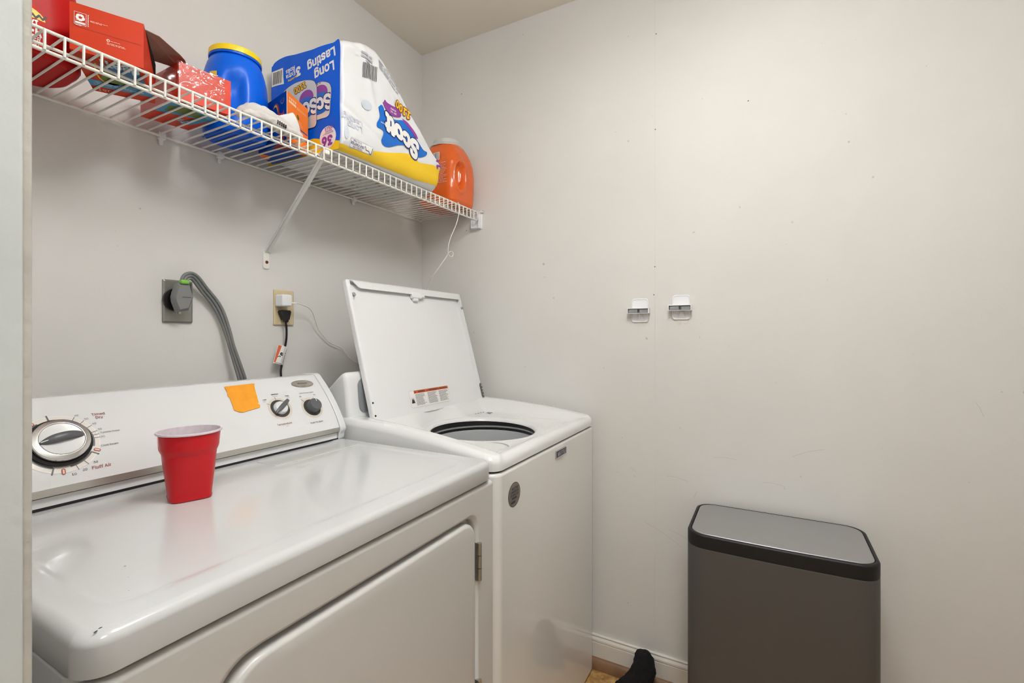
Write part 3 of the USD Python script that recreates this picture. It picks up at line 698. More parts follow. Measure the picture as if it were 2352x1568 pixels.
S('end_bracket', join(rbox(-0.004, 0, -0.318, -0.262, SZ - 0.068, SZ + 0.004, 0.0015, 8), rbox(-0.020, -0.002, -0.3125, -0.3085, SZ - 0.062, SZ - 0.004, 0.0015, 8), rbox(-0.020, -0.002, -0.3125, -0.272, SZ - 0.066, SZ - 0.062, 0.0015, 8),
                       rbox(-0.020, -0.002, -0.276, -0.272, SZ - 0.066, SZ - 0.030, 0.0015, 8), rbox(-0.012, 0, -0.325, -0.309, SZ - 0.003, SZ + 0.004, 0.002, 8)), WPLASTIC, label='white plastic end bracket')
S('end_bracket_screw', place(lathe([(0, 0), (0.0035, 0), (0.003, 0.0015), (0, 0.002)], 12), frame((-0.0045, -0.3215, SZ + 0.003), (-1, 0, 0))), DGREY)
# diagonal strut below the shelf
B = at('shelf_brace', 'slanted white metal brace propping the wire shelf from the back wall', 'shelf brace', (-0.742, -0.01, 1.42))
bz = [(-0.7425, -0.006, 1.452), (-0.7445, -0.03, 1.474), (-0.7665, -0.286, 1.690)]
B('strut', loft([np.array(p) + np.array([(-0.008, -0.003, -0.002), (-0.006, 0.002, 0.0015), (0.006, 0.002, 0.0015), (0.008, -0.003, -0.002), (0.007, -0.0042, -0.003), (0, -0.001, -0.0008), (-0.007, -0.0042, -0.003)]) for p in bz]), mat('brace_paint', lin(228, 229, 226), 0.35), smooth=40)
B('foot', loft([np.column_stack([o[:, 0], np.full(len(o), y), o[:, 1]]) for o, y in ((rrect(-0.7545, -0.7325, 1.398, 1.462, 0.008, 5), -0.0003), (rrect(-0.7545, -0.7325, 1.398, 1.462, 0.008, 5), -0.0030), (rrect(-0.7535, -0.7335, 1.399, 1.461, 0.007, 5), -0.0042))]), WIRE, smooth=40)
B('screw', place(lathe([(0, 0), (0.0050, 0), (0.0042, 0.002), (0.0012, 0.0022), (0, 0.0012)], 12), frame((-0.7425, -0.0042, 1.419), (0, -1, 0))), RUST, label='rusted screw')
B('hook', rbox(-0.775, -0.759, -0.304, -0.282, 1.686, 1.699, 0.003, 8), WIRE)

# ------------------------------------------------------------------ things on the shelf, left to right
Z0 = SZ + 0.0034
# red detergent jug
J = at('detergent_jug', 'red plastic laundry detergent jug with a flame label, at the shelf\'s left end', 'jug', (-1.325, -0.105, Z0))
rings = []
for z, i, r in ((0, 0.012, 0.05), (0.004, 0.004, 0.058), (0.012, 0, 0.062), (0.06, 0.0005, 0.062), (0.12, 0.003, 0.062), (0.165, 0.008, 0.06), (0.20, 0.016, 0.055), (0.225, 0.028, 0.045), (0.245, 0.045, 0.035), (0.262, 0.062, 0.020), (0.27, 0.064, 0.018)):
    rings.append(zring(rrect(-1.415 + i, -1.2345 - i, -0.190 + i * 0.7, -0.022 - i * 0.7, r, 8), Z0 + z))
jug = J('body', loft(rings), RJUG, smooth=45)
J('cap', moved(lathe([(0, 0), (0.024, 0), (0.025, 0.004), (0.024, 0.035), (0.02, 0.038), (0, 0.038)], 32), (-1.325, -0.106, Z0 + 0.268)), mat('jug_cap', lin(236, 190, 20), 0.4))
arch = Polygon([(-1.396, 0.006)] + [(-1.350 + 0.046 * math.cos(t), 0.055 + 0.043 * math.sin(t)) for t in np.linspace(math.pi, 0, 20)] + [(-1.304, 0.006)])
jf = lambda o: (lambda p: np.column_stack([p[:, 0], -0.1905 + 0.7 * np.interp(p[:, 1], [0, 0.06, 0.12, 0.165, 0.20, 0.225], [0, 0.0005, 0.003, 0.008, 0.016, 0.028]) - o, Z0 + p[:, 1]]))
J('label', decal(arch, jf(0.0004), 0.012), mat('label_red', lin(206, 40, 26), 0.5, spec=0.2), parent=jug, label='lighter red arched label')
sun = Polygon([(-1.3315 + 0.0275 * math.cos(t), 0.062 + 0.019 * math.sin(t)) for t in np.linspace(0.02, math.pi, 24)])
J('label_sun', decal(sun, jf(0.0008), 0.012), YELI, parent=jug)
zig = LineString([(-1.362 + 0.0045 * k, 0.057 + 0.006 * (k % 2) + 0.0007 * k) for k in range(14)]).buffer(0.0016)
J('label_burst', decal(zig, jf(0.0012), 0.012), INKD, parent=jug)
J('label_lettering', decal([put(text('OXI', 0.012, 4, 0.2, width=0.7), -1.324, 0.0515, 14), put(text('SUPER', 0.019, 4, 0.25, width=0.62), -1.3345, 0.036, 12), put(text('POWER', 0.0075, 2, 0.2, width=0.8), -1.3255, 0.0245, 8), put(text('DETERGENT', 0.0055, 1, width=0.8), -1.3300, 0.0150, 4), put(text('104 FL OZ', 0.0045, 1, width=0.8), -1.3300, 0.0085, 3)], jf(0.0016), 0.012), WHITEI, parent=jug)


class Carton:
    """a printed carton standing on four plan corners: front-left, front-right, back-right, back-left"""
    def __init__(s, A, plan, h, z0=Z0):
        s.A, s.p, s.h, s.z = A, [np.array(q) for q in plan], h, z0

    def box(s, name, m, open_end=False, t=0.0008):
        r = lambda g: np.array(Polygon(s.p).buffer(-g, join_style='mitre').exterior.coords)[:-1]
        o = np.array(s.p); rings = [np.column_stack([o, np.full(4, s.z)]), np.column_stack([o, np.full(4, s.z + s.h)])]
        return s.A(name, loft(rings), m, smooth=False)

    def side(s, i, off=0.0004):
        """print plane of side i: 0 front, 1 right, 3 left; x along the edge, y up"""
        a, b = s.p[i], s.p[(i + 1) % 4]; d = (b - a) / np.linalg.norm(b - a)
        return plane_fn((a[0], a[1], s.z), (d[0], d[1], 0), (0, 0, 1), off)

    def under(s, off=0.0004):
        """print plane of the bottom: x from front-left to front-right, y to the back; (0..1, 0..1)"""
        a, b, c, d = s.p
        def fn(q):
            u, v = q[:, :1], q[:, 1:2]; xy = (a * (1 - u) + b * u) * (1 - v) + (d * (1 - u) + c * u) * v
            return np.column_stack([xy, np.full(len(q), s.z - off)])
        return fn


# orange carton with its end flap torn open
pl = [(-1.2940, -0.2630), (-1.1990, -0.3088 + 0.003), (-1.1165, -0.168), (-1.2075, -0.1195)]
A = at('laundry_sheet_box', 'plain orange carton with its brown end flap hanging open, beside the red jug', 'box', (-1.20, -0.21, Z0))
C = Carton(A, pl, 0.085); cb = C.box('carton', ORB)
P0, P1, P2, P3_ = [np.array((*q, Z0)) for q in pl]; up = np.array((0, 0, 0.085))
e = (P2 - P1) / np.linalg.norm(P2 - P1); nn = np.array((e[1], -e[0], 0))
shade_quad = np.array([P1 + e * 0.020 + up * 0.99, P2 - e * 0.004 + up * 0.99, P2 - e * 0.004 + up * 0.62, P2 - e * 0.012 + up * 0.60])  # dark sheet on the closed end, painting the shade inside the torn carton
A('end_opening', trimesh.Trimesh(shade_quad + nn * 0.0008, [[0, 3, 2], [0, 2, 1]], process=False), mat('opening_shade', lin(40, 30, 26), 0.9), smooth=False, label='flat dark patch painting the shade inside the torn opening')
fl = np.array([(-1.1885, -0.2880), (-1.1600, -0.2790), (-1.1020, -0.2400), (-1.0840, -0.2230), (-1.0735, -0.2080), (-1.0685, -0.1965), (-1.0690, -0.1895), (-1.0760, -0.1875), (-1.1260, -0.1840)])
fl = np.column_stack([fl, P1[2] + 0.085 + 0.012 * np.linspace(0, 1, 9) * np.linspace(1, 0, 9) * 4])
A('end_flap', loft([fl, fl + np.array((0, 0, 0.0012))]), CARD, smooth=False, label='open flap showing its brown inside')
sd = C.side(0)
A('flap_seam', decal(LineString([(0.004, 0.050), (0.006, 0.046), (0.012, 0.0435), (0.100, 0.0425)]).buffer(0.0005), sd), mat('carton_crease', lin(176, 48, 18), 0.5), parent=cb)
rec = union_all([sbox(0.006, 0.047, 0.0225, 0.0695).difference(sbox(0.0066, 0.0476, 0.0219, 0.0689))] + [oval(0.0143 + 0.0043 * math.cos(a), 0.0605 + 0.0043 * math.sin(a), 0.0032, 0.0022, math.degrees(a) + 90) for a in np.radians((60, 130, 200, 270, 340))] + [sbox(0.0072, 0.049, 0.0210, 0.0525), lines(0.024, 0.069, 0.002, 11, 0.002, 0.0010, 3), lines(0.0075, 0.0555, 0.013, 1, 1, 0.0008, 4), lines(0.008, 0.0465, 0.010, 1, 1, 0.0008, 6)])
A('recycling_mark', decal(rec, plane_fn((P0[0], P0[1], Z0), np.r_[(P1 - P0)[:2] / np.linalg.norm(P1 - P0), 0], (0, 0, 1), 0.0006)), WHITEI, parent=cb)
A('small_print', decal(lst([lines(0.0275, 0.0605, 0.030, 1, 1, 0.0009, 7), lines(0.0275, 0.0588, 0.018, 1, 1, 0.0009, 8), oval(0.0525, 0.0335, 0.0026, 0.0028).difference(oval(0.0527, 0.0332, 0.0009, 0.0012)), lines(0.056, 0.0338, 0.018, 1, 1, 0.0009, 9), lines(0.0505, 0.0292, 0.036, 1, 1, 0.0010, 10), lines(0.0505, 0.0272, 0.028, 1, 1, 0.0010, 11)]), sd), PINKI, parent=cb)
bt = C.under()
A('bottom_print', decal(Polygon([(0.0, 0.66), (1.0, 0.62), (1.0, 0.80), (0.0, 0.84)]), bt), BLUEI, parent=cb)
A('bottom_print', decal(Polygon([(0.22, 0.60)] + [(0.22 + 0.3 * t, 0.62 + 0.08 * math.sin(t * 3)) for t in np.linspace(0, 1, 8)] + [(1.0, 0.64), (1.0, 0.52), (0.62, 0.45), (0.36, 0.30)]), bt), GREENI, parent=cb)
A('bottom_print', decal(LineString([(0.27, 0.2), (0.20, 0.42), (0.22, 0.58), (0.30, 0.70)]).buffer(0.012), C.under(0.0006)), YELI, parent=cb)
A('bottom_print', decal(Polygon([(0.30, 0.18), (0.9, 0.20), (0.95, 0.42), (0.7, 0.48), (0.38, 0.32)]), C.under(0.0005)), mat('print_mid_blue', lin(60, 120, 170), 0.45), parent=cb)
A('bottom_lettering', decal(lst([put(text('fresh', 0.19, 4, width=0.9), 0.62, 0.16), put(lines(0, 0, 0.8, 1, 1, 0.025, 3), 0.08, 0.75), put(lines(0, 0, 0.7, 1, 1, 0.02, 4), 0.12, 0.71), oval(0.11, 0.76, 0.03, 0.03).difference(oval(0.11, 0.76, 0.018, 0.018)), oval(0.64, 0.73, 0.045, 0.035).difference(oval(0.64, 0.73, 0.03, 0.022))]), C.under(0.0008)), mat('print_pale_blue', lin(180, 212, 228), 0.5), parent=cb)
A('bottom_lettering', decal(put(text('160', 0.075, 1, width=1.2), 0.20, 0.915), C.under(0.0008)), PINKI, parent=cb)

# orange multipack in crumpled clear film
pl = [(-1.1040, -0.2380), (-1.0030, -0.2565), (-1.0010, -0.085), (-1.1010, -0.066)]
A = at('wrapped_box_pack', 'shiny orange box pack wrapped in crumpled clear film, between open carton and blue tub', 'box', (-1.052, -0.16, Z0))
C = Carton(A, pl, 0.079, Z0 + 0.001); cb = C.box('carton', ORB2)
bt = C.under()
A('bottom_print', decal(Polygon([(0.0, 0.12), (0.5, 0.05), (0.95, 0.20), (0.95, 0.42), (0.6, 0.50), (0.0, 0.62)]), bt), BLUEI, parent=cb)
A('bottom_print', decal(Polygon([(0.05, 0.30), (0.35, 0.22), (0.75, 0.34), (0.9, 0.44), (0.5, 0.46), (0.1, 0.5)]), C.under(0.0006)), GREENI, parent=cb)
A('bottom_print', decal(Polygon([(0.72, 0.40), (0.95, 0.38), (0.80, 0.78), (0.58, 0.80)]), C.under(0.0008)), mat('print_teal', lin(44, 132, 170), 0.45), parent=cb)
A('bottom_print', decal(Polygon([(0.1, 0.10), (0.4, 0.08), (0.5, 0.18), (0.2, 0.24)]), C.under(0.0008)), PGREY, parent=cb)
A('bottom_lettering', decal(lst([put(text('5', 0.13, 5, width=1.3), 0.68, 0.72, 20), put(lines(0, 0, 0.2, 3, 0.04, 0.02, 3), 0.42, 0.74)]), C.under(0.0010)), mat('print_pale_blue', lin(180, 212, 228), 0.5), parent=cb)
A('front_panel_seam', decal(lst([sbox(0.088, 0.004, 0.0885, 0.078), sbox(0.002, 0.072, 0.100, 0.0725)]), C.side(0)), mat('carton_crease', lin(176, 48, 18), 0.5), parent=cb)


def film_wall(a, b, h0, h1, n_, nu=44, nv=30, amp=0.004, seed=3):
    u, v = np.meshgrid(np.linspace(0, 1, nu), np.linspace(0, 1, nv), indexing='ij'); p = a + (b - a) * u[..., None] + np.array((0, 0, 1.0)) * (h0 + (h1 - h0) * v)[..., None]
    q = np.stack([u * 9, v * 7, u * 0], -1); d = (0.7 * np.abs(meshkit.fbm(q * 0.55, 2, seed) - 0.5) + 0.3 * np.abs(meshkit.fbm(q * 1.6, 3, seed + 5) - 0.5) * smooth(0.35, 0.6, meshkit.fbm(q * 0.4, 1, seed + 9))) * 3.2 * amp + 0.0012
    p = p + n_ * d[..., None]; i, j = np.meshgrid(np.arange(nu - 1), np.arange(nv - 1), indexing='ij'); k = i * nv + j
    return trimesh.Trimesh(p.reshape(-1, 3), np.vstack([np.stack([k, k + nv, k + nv + 1], -1).reshape(-1, 3), np.stack([k, k + nv + 1, k + 1], -1).reshape(-1, 3)]), process=False)


q0, q1, q2, q3 = [np.array((*q, Z0 + 0.001)) for q in pl]; d0 = (q1 - q0) / np.linalg.norm(q1 - q0); n0 = np.array((d0[1], -d0[0], 0)); d3 = (q3 - q0) / np.linalg.norm(q3 - q0)
front = film_wall(q0 - d0 * 0.004, q1 - d0 * 0.014, 0.014, 0.080, n0, amp=0.0065)
side = film_wall(q3, q0, 0.0, 0.079, -d0, nu=24, amp=0.006, seed=8)
tail = []
for t in np.linspace(0, 1, 14):
    c = q0 + d3 * (0.034 - 0.010 * t) - d0 * (0.020 * t + 0.003) + np.array((0, 0, 0.040 - 0.012 * t)); rz, ry = 0.038 * (1 - 0.5 * t), 0.028 * (1 - 0.2 * t)
    a = np.linspace(0, 2 * math.pi, 28, endpoint=False); w = 1 + 0.12 * np.sin(a * 5 + t * 4) * (0.3 + t)
    tail.append(c + (np.cos(a) * ry * w)[:, None] * d3 + (np.sin(a) * rz * w)[:, None] * np.array((0, 0, 1.0)))
A('film', join(front, side, loft(tail, False, False)), CLEAR, smooth=50, label='crumpled clear plastic film')

# blue tub with yellow lid
A = at('blue_tub', 'round blue plastic tub with a yellow lid, behind the white glove', 'tub', (-0.909, -0.120, Z0))
rings = []
for z, r in ((0, 0.064), (0.003, 0.070), (0.012, 0.0735), (0.035, 0.0755), (0.055, 0.0762), (0.075, 0.0765), (0.095, 0.0765), (0.115, 0.0762), (0.135, 0.0752), (0.155, 0.0728), (0.172, 0.0692), (0.188, 0.0645), (0.199, 0.0595), (0.2035, 0.0570), (0.204, 0.0610), (0.2085, 0.0615), (0.209, 0.0585), (0.214, 0.0580)):
    a = np.linspace(0, 2 * math.pi, 96, endpoint=False); rr = np.full(96, r)
    ga = np.radians(236); da = np.angle(np.exp(1j * (a - ga))); rr -= 0.017 * np.exp(-(da / 0.30) ** 4) * smooth(0.040, 0.085, z) * (1 - smooth(0.115, 0.160, z))       # finger grip
    rings.append(np.column_stack([-0.909 + rr * np.cos(a), -0.120 + rr * np.sin(a), np.full(96, Z0 + z)]))
tb = A('body', loft(rings), BLUET, smooth=50)
A('lid', moved(lathe([(0, 0.003), (0.0580, 0.003), (0.0590, 0.0), (0.0612, 0.0005), (0.0617, 0.004), (0.0608, 0.014), (0.0580, 0.0165), (0, 0.0172)], 64), (-0.909, -0.120, Z0 + 0.2095)), YLID, smooth=40)
A('bottom_ribs', join(*[cube(-0.97 + k * 0.011, -0.966 + k * 0.011, -0.12 - 0.045, -0.12 + 0.045, Z0 - 0.0006, Z0 + 0.0006) for k in range(11)]), mat('blue_tub_rib', lin(8, 66, 170), 0.4), parent=tb, smooth=False, kind='stuff')
tf = lambda p: np.column_stack([-0.909 + (0.0772) * np.cos(p[:, 0]), -0.120 + 0.0772 * np.sin(p[:, 0]), Z0 + p[:, 1]])
A('sticker', decal(sbox(3.36, 0.133, 3.62, 0.145), tf, 0.05), mat('sticker_gold', lin(226, 196, 70), 0.45), parent=tb)

# white knit glove: folded body and a ribbed cuff standing up
A = at('knit_glove', 'crumpled white knit glove with a ribbed cuff, lying in front of the blue tub', 'glove', (-0.90, -0.272, Z0))


def blob(pts, rad, amp=0.004, scale=60, seed=1, edge=0.006, flat=None):
    hs = [m3.Manifold.batch_hull([m3.Manifold.sphere(ra, 16).translate(list(a)), m3.Manifold.sphere(rb, 16).translate(list(b))]) for a, b, ra, rb in zip(pts[:-1], pts[1:], rad[:-1], rad[1:])]
    t = tm(m3.Manifold.batch_boolean(hs, m3.OpType.Add).refine_to_length(edge)); t.merge_vertices(); trimesh.smoothing.filter_taubin(t, iterations=8)
    d = meshkit.fbm(t.vertices * scale, 3, seed) - 0.5; t.vertices = t.vertices + t.vertex_normals * (d * 2 * amp)[:, None]
    if flat is not None: t.vertices[:, 2] = np.maximum(t.vertices[:, 2], flat)
    return t


gz = Z0 + 0.001
A('hand', join(blob([(-0.985, -0.262, gz + 0.014), (-0.965, -0.268, gz + 0.026), (-0.93, -0.268, gz + 0.028), (-0.90, -0.268, gz + 0.022), (-0.868, -0.272, gz + 0.016), (-0.838, -0.277, gz + 0.008)], [0.010, 0.016, 0.020, 0.020, 0.018, 0.010], 0.005, 70, 2, flat=gz),
                blob([(-0.985, -0.285, gz + 0.008), (-0.94, -0.288, gz + 0.014), (-0.89, -0.287, gz + 0.010), (-0.84, -0.287, gz + 0.006)], [0.008, 0.012, 0.010, 0.006], 0.004, 90, 4, flat=gz),
                blob([(-0.968, -0.250, gz + 0.030), (-0.945, -0.258, gz + 0.043), (-0.909, -0.262, gz + 0.040)], [0.010, 0.011, 0.010], 0.003, 90, 7, flat=gz)), GLOVE, smooth=60)
cu, rows = [], 26
for k, t in enumerate(np.linspace(0, 1, 30)):
    c = np.array((-0.893, -0.274, gz + 0.018)) * (1 - t) + np.array((-0.846, -0.279, gz + 0.036)) * t; a = np.linspace(0, 2 * math.pi, 40, endpoint=False)
    w = 0.027 * (0.7 + 0.3 * t); rr = 1 + 0.03 * math.sin(t * 60)
    cu.append(c + np.column_stack([-0.42 * w * rr * np.cos(a), 0.008 * rr * np.sin(a), 0.95 * w * rr * np.cos(a)]) + np.array((0, 0, 0.0)))
cu = np.array(cu); cu[..., 2] = np.maximum(cu[..., 2], gz)
A('cuff', loft(cu), mat('cuff_cotton', lin(218, 217, 217), 0.9, bump=0.5, bscale=300), smooth=50, label='white ribbed cuff')
A('printed_mark', join(*[rbox(-0.914 + 0.0055 * k, -0.911 + 0.0055 * k, -0.3005, -0.2955, gz + 0.0075 - 0.0008 * k, gz + 0.0165 - 0.0008 * k, 0.001, 6) for k in range(5)]), INKD, smooth=False, kind='stuff')

# blue and orange carton
pl = [(-0.8558, -0.2530), (-0.7590, -0.2125), (-0.7590, -0.055), (-0.824, -0.088)]
A = at('blue_orange_box', 'blue and orange printed carton standing between blue tub and tissue pack', 'box', (-0.80, -0.16, Z0))
C = Carton(A, pl, 0.1275); cb = C.box('carton', BXB)
w0 = float(np.linalg.norm(C.p[1] - C.p[0])); w3 = float(np.linalg.norm(C.p[3] - C.p[0])); sd = lambda o: C.side(0, o)
A('orange_face', decal(sbox(0, 0, w0, 0.1275), sd(0.0003)), BXO, parent=cb, label='bright orange printed side')
A('orange_face_edge', decal(sbox(0, 0, 0.002, 0.1275), sd(0.0006)), WHITEI, parent=cb)
A('orange_face_print', decal(lst([sbox(0.040, 0.050, w0 - 0.004, 0.0535) if k == 0 else sbox(0.045, 0.030, w0 - 0.004, 0.0335) for k in (0, 1)] + [sbox(0.010, 0.052, 0.036, 0.0555)]), sd(0.0006)), mat('print_blue', lin(60, 84, 170), 0.45), parent=cb)
A('orange_face_print', decal(lst([oval(0.0525, 0.082, 0.005, 0.0055), oval(0.056, 0.079, 0.004, 0.0045)]), sd(0.0006)), GREENI, parent=cb)
A('orange_face_print', decal(lst([oval(0.0145 + k * 0.009, 0.1145, 0.003, 0.0035) for k in range(4)] + [sbox(0.010, 0.102, 0.044, 0.1085), lines(0.048, 0.106, 0.050, 1, 1, 0.0013, 2), lines(0.048, 0.1025, 0.05, 1, 1, 0.0013, 3), lines(0.012, 0.072, 0.08, 4, 0.0034, 0.0011, 4), lines(0.012, 0.046, 0.085, 2, 0.004, 0.0011, 5), lines(0.012, 0.027, 0.085, 4, 0.004, 0.0011, 6)]), sd(0.0007)), mat('print_cream', lin(252, 206, 160), 0.5), parent=cb)
lf0 = C.side(3); lfa = lambda o: C.side(3, o)
X = lambda d: w3 - d                                    # distance back from the front vertical edge
A('swan_print', decal(Polygon([(X(0.075), 0.098), (X(0.070), 0.1075), (X(0.060), 0.1105), (X(0.050), 0.108), (X(0.043), 0.100), (X(0.040), 0.088), (X(0.038), 0.078), (X(0.020), 0.075), (X(0.014), 0.082), (X(0.012), 0.070), (X(0.010), 0.04), (X(0.012), 0.0), (X(0.045), 0.0), (X(0.040), 0.035), (X(0.0465), 0.060), (X(0.050), 0.085), (X(0.056), 0.099), (X(0.064), 0.102)]), lfa(0.0005)), BXR, parent=cb)
A('swan_print', decal(Polygon([(X(0.075), 0.099), (X(0.069), 0.1065), (X(0.061), 0.1080), (X(0.053), 0.1045), (X(0.0485), 0.095), (X(0.0465), 0.082), (X(0.0500), 0.088), (X(0.056), 0.0995), (X(0.064), 0.1025)]), lfa(0.0008)), YELI, parent=cb)
A('round_mark', decal(arc(X(0.022), 0.110, 0.0095, 170, 380, 0.003).union(put(text('C', 0.007, 1, size=64), X(0.022), 0.110)), lfa(0.0006)), mat('print_violet_grey', lin(150, 136, 170), 0.5), parent=cb)
A('box_lettering', decal(lst([put(text('\u0643\u0631', 0.020, 0, font='NotoSansArabic'), X(0.068), 0.066), put(text('\u0646', 0.016, 0, font='NotoSansArabic'), X(0.070), 0.045)]), lfa(0.0006)), WHITEI, parent=cb)
A('bottom_print', decal(Polygon([(0.0, 0.05), (0.55, 0.02), (0.30, 0.42), (0.02, 0.5)]), C.under(0.0005)), mat('print_deep_red', lin(150, 22, 22), 0.45), parent=cb)
A('bottom_print', decal(lst([Polygon([(0.72, 0.0), (0.98, 0.0), (0.98, 0.10), (0.74, 0.26)]), Polygon([(0.02, 0.92), (0.42, 0.76), (0.55, 0.92), (0.5, 1.0), (0.02, 1.0)])]), C.under(0.0005)), BXO, parent=cb)

# bath tissue pack: soft white film, full at the left and slumped at the right
A = at('tissue_pack', 'large blue, white and yellow pack of toilet rolls, sagging at its right end', 'toilet paper pack', (-0.54, -0.18, Z0))
PX = np.array([-0.745, -0.725, -0.70, -0.65, -0.61, -0.58, -0.555, -0.526, -0.4435, -0.40, -0.353, -0.32, -0.298, -0.286])
PH = np.array([2.006, 2.022, 2.034, 2.054, 2.058, 2.045, 2.020, 1.990, 1.913, 1.874, 1.836, 1.822, 1.808, 1.78])
YF, YB, ZBOT = -0.331, -0.034, Z0 + 0.0006


def pack_h(x): return np.interp(x, PX, PH)


def pack_wrinkle(x, z):
    a = meshkit.fbm(np.stack([x * 14, z * 14, x * 0], -1), 3, 4) - 0.5
    b = np.exp(-(((x + 0.640) * 0.9 + (z - 1.93) * 0.25) / 0.010) ** 2) * smooth(1.84, 1.93, z)
    t = (x + 0.600) - (2.03 - z) * 1.15
    c = np.exp(-(t / 0.014) ** 2) * smooth(1.74, 1.80, z) * (1 - smooth(1.98, 2.02, z))
    g = np.exp(-(((z - 1.80) + 0.35 * (x + 0.66)) / 0.010) ** 2) * (1 - smooth(-0.64, -0.55, x))
    return 0.011 * a + 0.008 * c + 0.005 * b - 0.005 * g


def pack_front(x, z):
    h = pack_h(x); r = 0.038; zb, zt = ZBOT, h
    e = np.clip(np.maximum(zb + r - z, z - (zt - r)) / r, 0, 1); y = YF + r * (1 - np.sqrt(1 - e * e)) * 0.9
    e2 = np.clip((-0.735 - x) / 0.010, 0, 1); e3 = np.clip((x + 0.325) / 0.040, 0, 1)
    return y + 0.008 * e2 ** 2 + 0.05 * e3 ** 2 - 0.010 * smooth(1.72, 1.80, z) * (1 - smooth(1.80, 1.92, z)) * smooth(-0.74, -0.6, x) * 0.6


rings = []
xs = np.r_[np.linspace(-0.745, -0.735, 4), np.linspace(-0.728, -0.33, 56), np.linspace(-0.323, -0.286, 8)]
for x in xs:
    h = float(pack_h(x)); r = 0.038; sec = rrect(YF, YB, ZBOT, max(h, ZBOT + 2 * r + 0.01), r, 7)
    L = LineString(np.vstack([sec, sec[:1]])); pp = np.array([L.interpolate(t, normalized=True).coords[0] for t in np.linspace(0, 1, 150, endpoint=False)])
    y, z = pp[:, 0].copy(), pp[:, 1].copy(); fr = 1 - smooth(-0.318, -0.27, y)
    yf = pack_front(np.full(len(y), x), np.clip(z, ZBOT, h)) + 0 * y - pack_wrinkle(np.full(len(y), x), z)
    y = y * (1 - fr) + yf * fr
    ct = smooth(h - 0.06, h, z) * 0.006 * meshkit.fbm(np.stack([np.full(len(y), x) * 22, y * 22, y * 0], -1), 2, 9); z = z - ct
    ins = 0.010 * np.clip((-0.735 - x) / 0.010, 0, 1) ** 2 * 0.3 + 0.055 * np.clip((x + 0.318) / 0.032, 0, 1) ** 2
    y = y + ins * (0.5 - (y - YF) / (YB - YF)) * 2 * 0.8; rings.append(np.column_stack([np.full(len(y), x), y, np.maximum(z, ZBOT)]))
pk = A('pack', loft(rings), PACK, smooth=60)
pf = lambda o: (lambda p: np.column_stack([p[:, 0], pack_front(p[:, 0], p[:, 1]) - pack_wrinkle(p[:, 0], p[:, 1]) - o, p[:, 1]]))


def onf(name, shape, m, k, edge=0.008, lab=None): A(name, decal(shape, pf(0.0011 + 0.0006 * k), edge), m, parent=pk, smooth=60, label=lab)


onf('yellow_band', Polygon([(-0.743, 1.722), (-0.722, 1.722), (-0.707, 1.719), (-0.67, 1.727), (-0.63, 1.738), (-0.573, 1.752), (-0.503, 1.774), (-0.457, 1.784), (-0.42, 1.770), (-0.352, 1.782), (-0.315, 1.778), (-0.315, 1.722), (-0.425, 1.7145), (-0.503, 1.7125), (-0.596, 1.7105), (-0.667, 1.709), (-0.743, 1.7075)]), YELI, 0, lab='yellow band')
blue = spline([(-0.607, 1.877), (-0.596, 1.888), (-0.587, 1.884), (-0.582, 1.868), (-0.541, 1.866), (-0.498, 1.880), (-0.478, 1.872), (-0.452, 1.846), (-0.409, 1.818), (-0.387, 1.815), (-0.395, 1.799), (-0.431, 1.784), (-0.457, 1.793), (-0.483, 1.802), (-0.522, 1.792), (-0.565, 1.771), (-0.588, 1.769), (-0.598, 1.782), (-0.591, 1.810), (-0.617, 1.811), (-0.618, 1.825), (-0.605, 1.847), (-0.607, 1.877)], 4)
onf('logo_shape', Polygon(blue).buffer(0), PLOGO, 1, lab='blue brand shape')
onf('logo_swoosh', Polygon(spline([(-0.589, 1.897), (-0.582, 1.909), (-0.572, 1.905), (-0.545, 1.905), (-0.520, 1.910), (-0.508, 1.898), (-0.512, 1.885), (-0.548, 1.874), (-0.575, 1.880), (-0.589, 1.897)], 4)).buffer(0), PURP, 2)
onf('logo_swoosh', Polygon(spline([(-0.503, 1.885), (-0.480, 1.882), (-0.455, 1.866), (-0.436, 1.844), (-0.446, 1.843), (-0.470, 1.862), (-0.490, 1.874), (-0.503, 1.885)], 4)).buffer(0), PURP, 2)
word = affinity.affine_transform(put(text('Scott', 0.060, 7, 0.18, width=0.82), 0, 0, flip=True), [0.9, -0.11, -0.27, 0.9, -0.507, 1.822])
onf('logo_lettering', word.buffer(0.0035), PNAVY, 2.4); onf('logo_lettering', word, WHITEI, 3.2)
num = affinity.affine_transform(put(text('1100', 0.022, 4, 0.2, width=0.85), 0, 0, flip=True), [1, 0, -0.28, 1, -0.500, 1.912])
onf('count_lettering', num.buffer(0.0025), mat('pack_brown', lin(150, 70, 40), 0.4), 2.6); onf('count_lettering', num, YELI, 3.4)
onf('small_print', lst([put(text('sheets', 0.006, 1, size=64), -0.545, 1.893, flip=True), put(text('per roll', 0.006, 1, size=64), -0.545, 1.885, flip=True), put(text('brand', 0.005, 1, size=64), -0.594, 1.832, flip=True)]), WHITEI, 3.4)
bc = affinity.affine_transform(bars(-0.028, -0.0215, 0.028, 0.0215, 17, 4), [1, 0, 0.20, 1, -0.640, 1.965]); onf('barcode', bc, INK, 1)
onf('small_print', affinity.affine_transform(union_all([lines(-0.05, 0.012, 0.10, 4, 0.0065, 0.0035, 5)]), [0.94, 0, -0.52, 1, -0.560, 1.981]), PGREY, 1)
onf('small_print', lst([put(lines(0, 0, 0.05, 2, 0.010, 0.006, 6), -0.675, 2.010), put(lines(0, 0, 0.04, 1, 0.010, 0.003, 7), -0.66, 1.99)]), PGREY, 1)
